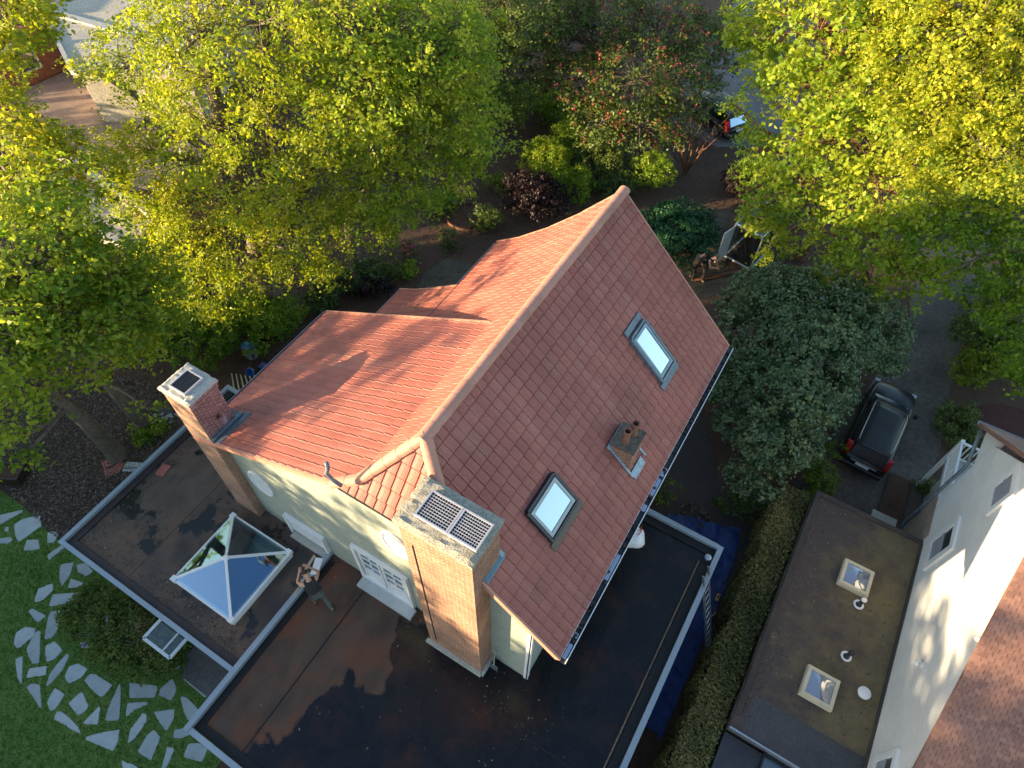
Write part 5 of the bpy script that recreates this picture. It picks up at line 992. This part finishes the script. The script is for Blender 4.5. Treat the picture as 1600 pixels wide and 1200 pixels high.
wv=mb.build('window',M_white,ln); mb=MB(); mb.prism([Vector((c0.x,c0.y,4.0))+nrm*.052+e1*.1,Vector((c1.x,c1.y,4.0))+nrm*.052-e1*.1,Vector((c1.x,c1.y,5.3))+nrm*.052-e1*.1,Vector((c0.x,c0.y,5.3))+nrm*.052+e1*.1],nrm*.02); mb.build('pane',M_glass_dk,wv)
mb=MB(); bb=[at(u,v,6.0) for u,v in ((-60,120),(62,14),(62,14),(-60,-40))]; q=[at(-80,60,5.6),at(0,0,5.6),at(40,-40,5.6),at(-80,-80,5.6)]; mb.prism([Vector((p.x,p.y,0)) for p in q],(0,0,7.2)); mb.build('tall_wall',M_brickO,ln)
mb=MB(); bs=[at(u,v,3.4) for u,v in ((25,185),(110,118),(300,120),(320,230),(210,320),(118,245))]; mb.prism([Vector((p.x,p.y,0)) for p in bs],(0,0,3.05)); mb.build('lower_wall',M_brickO,ln)
bs=[at(u,v,6.2) for u,v in ((75,20),(200,-50),(400,-50),(290,105),(118,102))]; mb=MB(); mb.prism([Vector((p.x,p.y,3.41)) for p in bs],(0,0,2.43)); mb.build('upper_wall',M_pale,ln)
# black planter box
p=at(22,745,0); mb=MB(); 
mb.box((-.5,-.35,0),(.5,-.30,.45)); mb.box((-.5,.30,0),(.5,.35,.45)); mb.box((-.5,-.30,0),(-.45,.30,.45)); mb.box((.45,-.30,0),(.5,.30,.45)); mb.cm=1; mb.box((-.45,-.3,0),(.45,.3,.38)); o=one('planter_box',mb,[simple('rust_black_steel',(.05,.025,.018),(.03,.02,.016),3,.6),M_soil],'dark steel planter box at the left edge where mulch meets lawn','planter',p); o.rotation_euler=(0,0,.5)
# vacuum cleaner
p=at(396,560,0); vc=thing('shop_vacuum','grey and blue drum vacuum cleaner standing behind the left gutter','vacuum cleaner',p)
mb=MB(); mb.lathe(p,[(.20,.12),(.24,.2),(.25,.62),(.22,.66)],18); mb.build('drum',M_greyp,vc,smooth=False)
mb=MB(); mb.lathe(p,[(.24,.665),(.27,.72),(.26,.86),(.16,.95),(.05,.97)],18); mb.build('motor_head',M_blue,vc)
mb=MB(); mb.box((p.x-.12,p.y-.05,.95),(p.x+.1,p.y+.05,1.0)); mb.build('handle',M_teal,vc)
mb=MB(); mb.tube([p+Vector((.2,-.1,.5)),p+Vector((.45,-.2,.35)),p+Vector((.55,0,.1)),p+Vector((.3,.4,.05)),p+Vector((-.1,.5,.05))],.03,8); mb.build('hose',M_black,vc,smooth=True)
for a in (0,2.1,4.2): mb=MB(); mb.lathe(p+Vector((math.cos(a)*.22,math.sin(a)*.22,0)),[(.05,0),(.06,.05),(.03,.13)],8); mb.build('caster',M_black,vc)
mb=MB(); mb.lathe((0,0,0),[(.13,0),(.17,.32),(.185,.33),(.17,.33),(.12,.05)],16); mb.cm=1; mb.tube([(-.17,0,.3),(-.1,.1,.42),(.1,.1,.42),(.17,0,.3)],.008,5); one('bucket',mb,[M_blue,M_alu],'blue bucket on the ground just outside the left gutter','bucket',at(394,588,0))
mb=MB(); mb.box((-.25,-.15,0),(.25,.15,.2)); mb.cm=1; mb.box((-.2,-.02,.2),(.2,.02,.26)); one('toolbox',mb,[M_blue,M_redp],'blue and red toolbox half hidden by the left gutter','toolbox',at(416,577,0))
# stacked battens
for i in range(9):
    a=at(362+i*7,588+abs(i-4)*-1.2,.25); b_=at(368+i*7.5,622-i*3.2,.25); mb=MB(); mb.bar((0,0,0),b_-a,.05,.03); one('wooden_batten',mb,M_palew,'pale wooden lath, %s from the left in the fan behind the narrow chimney'%('first','second','third','fourth','fifth','sixth','seventh','eighth','last')[i],'batten',a,'fan of pale laths behind the chimney')
mb=MB(); mb.lathe((0,0,0),[(.05,0),(.28,.01),(.30,.05),(.22,.05)],18); mb.cm=1
for i in range(14): mb.box((-.06,-.03,0),(.06,.03,.06),M=Matrix.Translation((random.uniform(-.4,.4),random.uniform(-.25,.25),0))@Euler((0,0,i)).to_matrix().to_4x4())
one('debris_heap',mb,[M_black,M_greyp],'small heap of black and pale debris between the second trunk and the chimney','debris',at(260,650,0))
# glass shed / cold frame with an open leaf
p=at(1190,385,0); gs=thing('glass_shed','small glazed shed with white roof edges under the tall maple','shed',p)
c=[at(1150,350,2.0),at(1192,372,2.0),at(1228,333,2.0),at(1190,312,2.0)]
mb=MB(); mb.prism([v_-Vector((0,0,.06)) for v_ in c],(0,0,.05)); mb.build('roof_panel',simple('dark_blue_panel',(.03,.04,.065),(.045,.055,.08),1,.25),gs)
mb=MB()
for i in range(4): mb.bar(c[i]+Vector((0,0,.02)),c[(i+1)%4]+Vector((0,0,.02)),.06,.06); mb.bar(Vector((c[i].x,c[i].y,0)),c[i]-Vector((0,0,.02)),.06,.06,up=(1,0,0)); mb.bar(Vector((c[i].x,c[i].y,.08)),Vector((c[(i+1)%4].x,c[(i+1)%4].y,.08)),.06,.06)
mb.build('frame',M_white_pl,gs)
for i in range(4):
    a,b_=c[i],c[(i+1)%4]; mb=MB(); mb.add([Vector((a.x,a.y,.12)),Vector((b_.x,b_.y,.12)),b_-Vector((0,0,.08)),a-Vector((0,0,.08))],[(0,1,2,3)]); mb.build('glass_pane',glass_mat('shed_glass',(.8,.9,1),.1,clear=True,dark=(.7,.8,.8)) if i==0 else bpy.data.materials['shed_glass'],gs)
mb=MB(); h0=c[0]-Vector((0,0,.1)); sw=Vector((-.25,-.75,0)); mb.prism([Vector((h0.x,h0.y,.1)),Vector((h0.x,h0.y,.1))+sw,h0+sw,h0],Vector((.75,-.25,0)).normalized()*.04); mb.build('door',M_white,gs,label='open white door leaf')
# log edging of the path
for (u0,v0,u1,v1,lb) in ((1085,437,1215,415,'long weathered log edging the path below the glass shed'),(1000,282,1060,272,'sunlit log edging the shaded beds beyond the roof peak')):
    a,b_=at(u0,v0,.1),at(u1,v1,.1); mb=MB(); mb.tube([(0,0,0),(b_-a)*.5+Vector((0,.05,.02)),b_-a],[.09,.08,.07],8); one('log_edging',mb,M_barkred,lb,'log',a,smooth=True)
for i,(u,v) in enumerate(((1118,398),(1124,412),(1112,388),(1128,402))):
    mb=MB(); mb.lathe((0,0,0),[(.26,0),(.28,.03),(.2,.05)],9); o=one('flat_stone',mb,M_path,'flat round path stone near the two workers, %s'%('upper left','right, below the others','left, closest to them','upper right')[i],'stone',at(u,v,0),'flat stones in the path by the workers'); o.scale=(1.2,.9,1)
# ---------------------------------------------------------------- cars
M_paint=N('black_car_paint'); M_paint.base((.010,.011,.013)); M_paint.rough(.28); M_paint.b.inputs['Specular IOR Level'].default_value=.3; M_paint=M_paint.m
M_roofp=simple('dusty_car_roof',(.026,.029,.032),(.04,.043,.047),1.2,.4,spec=.3)
M_tail=simple('red_tail_lamp',(.35,.012,.010),(.25,.01,.01),5,.2); M_head=simple('clear_lamp',(.5,.52,.55),(.4,.42,.45),5,.15); M_tyre=simple('tyre_rubber',(.02,.02,.02),(.03,.03,.03),5,.8)
def car(label,loc,rz,group):
    r=thing('parked_car',label,'car',(0,0,0),group)
    def ring(y,w,z0,z1,tk=.12,crn=.1):
        o=[]
        for (x,z) in ((-w+.08,z0),(-w,z0+.15),(-w-.0,z1-.25),(-w+tk*.4,z1-.06),(-w+tk+.05,z1),(0,z1+.025),(w-tk-.05,z1),(w-tk*.4,z1-.06),(w,z1-.25),(w,z0+.15),(w-.08,z0)): o.append(Vector((x,y,z)))
        return o[::-1]
    st=[(-2.36,.62,.32,.72),(-2.30,.80,.28,.86),(-2.12,.88,.25,.94),(-1.4,.91,.22,.95),(0,.915,.22,.94),(.9,.91,.22,.94),(1.25,.90,.22,.93),(1.8,.875,.24,.86),(2.15,.80,.27,.76),(2.33,.62,.30,.62),(2.38,.45,.34,.55)]
    mb=MB(); mb.loft([ring(*s_) for s_ in st]); mb.build('body',M_paint,r,smooth=True)
    # glasshouse
    gh=[(-2.22,.70,.62,.93,.95),(-1.95,.73,.60,.93,1.38),(-1.2,.76,.60,.93,1.45),(0,.76,.60,.93,1.47),(.35,.75,.58,.93,1.44),(1.18,.70,.60,.92,.94)]
    rings=[[Vector((-wb,y,z0)),Vector((-wt,y,z1)),Vector((0,y,z1+.02)),Vector((wt,y,z1)),Vector((wb,y,z0))] for (y,wb,wt,z0,z1) in gh]
    mb=MB(); mb.loft([q[::-1] for q in rings]); mb.build('windows',glass_mat('car_glass',(.35,.42,.5),.06,dark=(.01,.01,.012)) if 'car_glass' not in bpy.data.materials else bpy.data.materials['car_glass'],r)
    mb=MB(); rr=[]
    for (y,wt,z) in ((-2.0,.60,1.385),(-1.9,.64,1.43),(-1.2,.66,1.475),(0,.66,1.495),(.38,.62,1.455)): rr.append([Vector((wt,y,z)),Vector((wt*.5,y,z+.02)),Vector((0,y,z+.028)),Vector((-wt*.5,y,z+.02)),Vector((-wt,y,z)),Vector((-wt,y,z-.04)),Vector((wt,y,z-.04))])
    mb.loft(rr); mb.build('roof_panel',M_roofp,r,smooth=True)
    for s_ in (-1,1):
        mb=MB(); mb.tube([(s_*.60,-1.85,1.46),(s_*.63,-1.6,1.53),(s_*.64,0,1.55),(s_*.61,.3,1.49)],.018,8); mb.build('roof_rail',M_alu,r,smooth=True)
        mb=MB(); mb.loft([[Vector((s_*x,y,z)) for (x,y) in ((.66-.0,-2.30+t_*.14),(.86,-2.20+t_*.12),(.88,-2.02+t_*.1),(.70,-2.12+t_*.14))] for z,t_ in ((.72,0),(.95,.3),(1.25,1.6))]); mb.build('tail_light',M_tail,r)
        mb=MB(); mb.box((s_*.75-.14,2.08,.62),(s_*.75+.06,2.24,.74)); mb.build('headlight',M_head,r,bevel=.02)
        mb=MB(); mb.box((s_*1.0-.09,.78,.92),(s_*1.0+.09,.92,1.06)); mb.build('wing_mirror',M_paint,r,bevel=.02)
        for z_,y_ in ((.8,-.55),(.8,.35)): mb=MB(); mb.box((s_*.925-.012,y_,z_),(s_*.925+.012,y_+.2,z_+.035)); mb.build('door_handle',M_dkmetal,r)
        for y_ in (-1.42,1.42):
            mb=MB(); n=20; q=[]
            for x_,rad in ((.70,.30),(.70,.33),(.90,.33),(.925,.29)): q.append([Vector((s_*x_,y_+math.cos(2*math.pi*j/n)*rad,.33+math.sin(2*math.pi*j/n)*rad)) for j in range(n)])
            mb.loft(q); wh=mb.build('wheel',M_tyre,r,smooth=False); mb=MB(); mb.loft([[Vector((s_*x_,y_+math.cos(2*math.pi*j/n)*rad,.33+math.sin(2*math.pi*j/n)*rad)) for j in range(n)] for x_,rad in ((.926,.22),(.935,.18))]); mb.build('rim',M_alu,wh)
    mb=MB(); mb.box((-.80,-2.42,.38),(.80,-2.30,.60)); mb.build('rear_bumper',M_black,r,bevel=.03)
    mb=MB(); mb.box((-.26,-2.39,.66),(.26,-2.34,.76)); mb.build('number_plate',M_white_pl,r)
    mb=MB(); mb.box((-.5,-2.37,.80),(.5,-2.33,.82)); mb.build('chrome_strip',M_alu,r)
    mb=MB(); mb.prism([(-.015,-1.75,1.46),(.015,-1.75,1.46),(.015,-1.85,1.53),(.015,-1.62,1.47)],(.01,0,0)); mb.build('roof_antenna',M_black,r)
    mb=MB(); mb.tube([(0.05,-2.42,.35),(.05,-2.52,.36),(.05,-2.53,.42)],.025,6); mb.build('tow_bar',M_dkmetal,r)
    r.location=loc; r.rotation_euler=(0,0,rz); return r
c1=car('black estate car with tall red tail lights parked beside the big rhododendron',(5.0,19.75,0),math.radians(-4),'parked black cars')
c1.scale=(.95,.97,.97); c2=copy_tree(c1); c2.location=at(1110,188,0); c2.rotation_euler=(0,0,math.radians(60)); c2['label']='black car half hidden by the flowering tree beside the road'
c3=copy_tree(c1); c3.location=at(1275,135,0); c3.rotation_euler=(0,0,math.radians(75)); c3['label']='dark car glimpsed through maple leaves at the top right'
# ---------------------------------------------------------------- people
M_skin=simple('skin',(.55,.30,.20),(.50,.27,.18),4,.55); M_cloth_k=simple('black_cloth',(.018,.018,.02),(.03,.03,.032),6,.9); M_cloth_g=simple('grey_green_cloth',(.09,.105,.09),(.07,.08,.075),6,.9); M_hair=simple('dark_hair',(.035,.02,.012),(.02,.012,.008),20,.6); M_cloth_b=simple('brown_cloth',(.07,.05,.035),(.05,.035,.025),6,.9); M_shoe=simple('shoe',(.12,.10,.08),(.08,.07,.06),6,.7)
def skin(name,V,E,Rr,mat,parent,sub=2,root=0):
    me=bpy.data.meshes.new(name); me.from_pydata(V,E,[]); o=bpy.data.objects.new(name,me); COL.objects.link(o); sm=o.modifiers.new('s','SKIN'); sm.use_smooth_shade=True
    for i,r in enumerate(Rr): me.skin_vertices[0].data[i].radius=(r,r) if not hasattr(r,'__len__') else r
    me.skin_vertices[0].data[root].use_root=True; ss=o.modifiers.new('u','SUBSURF'); ss.levels=sub; ss.render_levels=sub
    dg=bpy.context.evaluated_depsgraph_get(); m2=bpy.data.meshes.new_from_object(o.evaluated_get(dg)); m2.name=name; o.modifiers.clear(); o.data=m2; bpy.data.meshes.remove(me); m2.materials.append(mat); o.parent=parent; return o
def person(label,loc,rz,J,top,legs,hairm,sleeve=False,hold=None):
    """J: dict of joint positions (local, facing +Y)"""
    r=thing('person',label,'person',(0,0,0)); V=[];E=[];Rr=[]; ix={}
    def a(n,p,rad,par=None):
        V.append(tuple(p)); Rr.append(rad); ix[n]=len(V)-1
        if par: E.append((ix[par],ix[n]))
    v=lambda n:Vector(J[n])
    a('pel',v('pel'),(.155,.11)); a('waist',v('pel').lerp(v('chest'),.4),(.135,.10),'pel'); a('chest',v('chest'),(.165,.115),'waist'); a('neckb',v('neck'),.062,'chest')
    hd_=v('head'); nk=v('neck'); ud=(hd_-nk).normalized(); a('jaw',nk.lerp(hd_,.45),.068,'neckb'); a('head',hd_,(.080,.098),'jaw'); a('crown',hd_+ud*.08,(.068,.080),'head')
    fw=Vector(J.get('face',(0,1,0))).normalized(); a('nose',hd_+fw*.105-ud*.01,.012,'head')
    for s_,k_ in ((-1,'l'),(1,'r')):
        a('sh'+k_,v('sh'+k_),.058,'chest'); a('el'+k_,v('el'+k_),.042,'sh'+k_); a('wr'+k_,v('wr'+k_),.028,'el'+k_)
        fd=(v('wr'+k_)-v('el'+k_)).normalized(); sdv=fd.cross(Vector((0,0,1))); sdv=sdv.normalized() if sdv.length>.1 else Vector((1,0,0)); nv=sdv.cross(fd)
        w_=v('wr'+k_); a('pm'+k_,w_+fd*.055,(.036,.022),'wr'+k_)
        for q,(o_,ln2) in enumerate(((-.03,.06),(-.011,.075),(.010,.07),(.029,.055))):
            a('f1%d%s'%(q,k_),w_+fd*.10+sdv*o_,.0095,'pm'+k_); a('f2%d%s'%(q,k_),w_+fd*(.10+ln2*.55)+sdv*o_*1.15-nv*.012,.0085,'f1%d%s'%(q,k_)); a('f3%d%s'%(q,k_),w_+fd*(.10+ln2*.95)+sdv*o_*1.2-nv*.035,.0075,'f2%d%s'%(q,k_))
        a('t1'+k_,w_+fd*.045+sdv*.042*-s_,.011,'pm'+k_); a('t2'+k_,w_+fd*.085+sdv*.055*-s_-nv*.01,.009,'t1'+k_)
        a('hp'+k_,v('pel')+Vector((s_*.09,0,-.05)),.085,'pel'); a('kn'+k_,v('kn'+k_),.058,'hp'+k_); a('an'+k_,v('an'+k_),.038,'kn'+k_); a('to'+k_,v('an'+k_)+Vector(J.get('toe',(0,1,0)))*.15+Vector((0,0,-.05)),(.042,.028),'an'+k_)
    b_=skin('body',V,E,Rr,M_skin,r)
    # clothing: shirt, trousers, shoes, hair
    V2=[v('pel')+Vector((0,0,-.02)),v('pel').lerp(v('chest'),.4),v('chest'),v('chest').lerp(v('neck'),.75),v('shl').lerp(v('chest'),.05),v('shr').lerp(v('chest'),.05)]; E2=[(0,1),(1,2),(2,3),(2,4),(2,5)]; R2=[(.20,.15),(.185,.145),(.225,.175),(.13,.11),.095,.095]
    if sleeve:
        V2+=[v('shl'),v('ell').lerp(v('wrl'),.3),v('shr'),v('elr').lerp(v('wrr'),.3)]; E2+=[(4,6),(6,7),(5,8),(8,9)]; R2+=[.09,.07,.09,.07]
    skin('shirt',[tuple(p) for p in V2],E2,R2,top,r)
    V3=[v('pel')+Vector((0,0,.02))]; E3=[]; R3=[(.17,.128)]
    for s_,k_ in ((-1,'l'),(1,'r')):
        n0=len(V3); V3+=[v('pel')+Vector((s_*.09,0,-.06)),v('kn'+k_),v('an'+k_)+Vector((0,0,.03))]; E3+=[(0,n0),(n0,n0+1),(n0+1,n0+2)]; R3+=[.102,.075,.060]
    skin('trousers',[tuple(p) for p in V3],E3,R3,legs,r)
    for k_ in 'lr':
        t_=Vector(J.get('toe',(0,1,0))); an=v('an'+k_); skin('shoe',[tuple(an-t_*.05+Vector((0,0,-.045))),tuple(an+t_*.07+Vector((0,0,-.05))),tuple(an+t_*.18+Vector((0,0,-.055)))],[(0,1),(1,2)],[(.05,.042),(.052,.04),(.045,.03)],M_shoe,r,1)
    bk=-fw; skin('hair',[tuple(hd_+bk*.035+ud*.0),tuple(hd_+bk*.02+ud*.075),tuple(hd_+fw*.02+ud*.10)],[(0,1),(1,2)],[(.085,.09),(.082,.088),(.06,.062)],hairm,r,2)
    eye=MB(); sd2=fw.cross(ud).normalized()
    for s_ in (-1,1): eye.lathe(hd_+fw*.085+sd2*s_*.032-Vector((0,0,.008)),[(.004,0),(.010,.006),(.010,.012),(.003,.017)],8)
    eye.build('eyes',M_black,r)
    ear=MB()
    for s_ in (-1,1): ear.lathe(hd_+sd2*s_*.085-Vector((0,0,.03)),[(.008,0),(.018,.02),(.018,.045),(.006,.06)],8)
    ear.build('ears',M_skin,r,smooth=True)
    r.location=loc; r.rotation_euler=(0,0,rz); return r
J=dict(pel=(0,-.05,.93),chest=(0,.06,1.30),neck=(0,.14,1.50),head=(0,.24,1.62),face=(0,.7,-.7),shl=(-.20,.08,1.42),shr=(.20,.08,1.42),ell=(-.30,.30,1.25),elr=(.30,.28,1.30),wrl=(-.16,.44,1.42),wrr=(.12,.45,1.48),knl=(-.14,.10,.50),knr=(.14,-.10,.50),anl=(-.16,.08,.08),anr=(.18,-.36,.08))
fp=at(503,941,RZ); fp.z=RZ
person('roofer in black sleeveless top and grey-green trousers standing on the flat roof',fp,math.radians(62),J,M_cloth_k,M_cloth_g,M_hair)
J2=dict(pel=(0,-.06,.92),chest=(0,.06,1.26),neck=(0,.16,1.44),head=(0,.28,1.53),face=(0,.6,-.8),shl=(-.19,.10,1.37),shr=(.19,.10,1.37),ell=(-.27,.24,1.10),elr=(.27,.24,1.10),wrl=(-.08,.42,1.12),wrr=(.10,.44,1.08),knl=(-.12,.0,.48),knr=(.12,.04,.48),anl=(-.14,-.05,.08),anr=(.14,.0,.08))
person('worker in a brown top bending forward on the path, the left one of two',at(1080,436,0),math.radians(-60),J2,M_cloth_b,M_cloth_k,M_hair,True)
J3=dict(J2); J3.update(ell=(-.30,.22,1.08),wrl=(-.28,.38,.88))
person('worker in black clothes with bare forearms bending beside the one in brown',at(1098,437,0),math.radians(-100),J3,M_cloth_k,simple('tan_trousers',(.10,.08,.06),(.08,.06,.05),5,.9),M_hair)
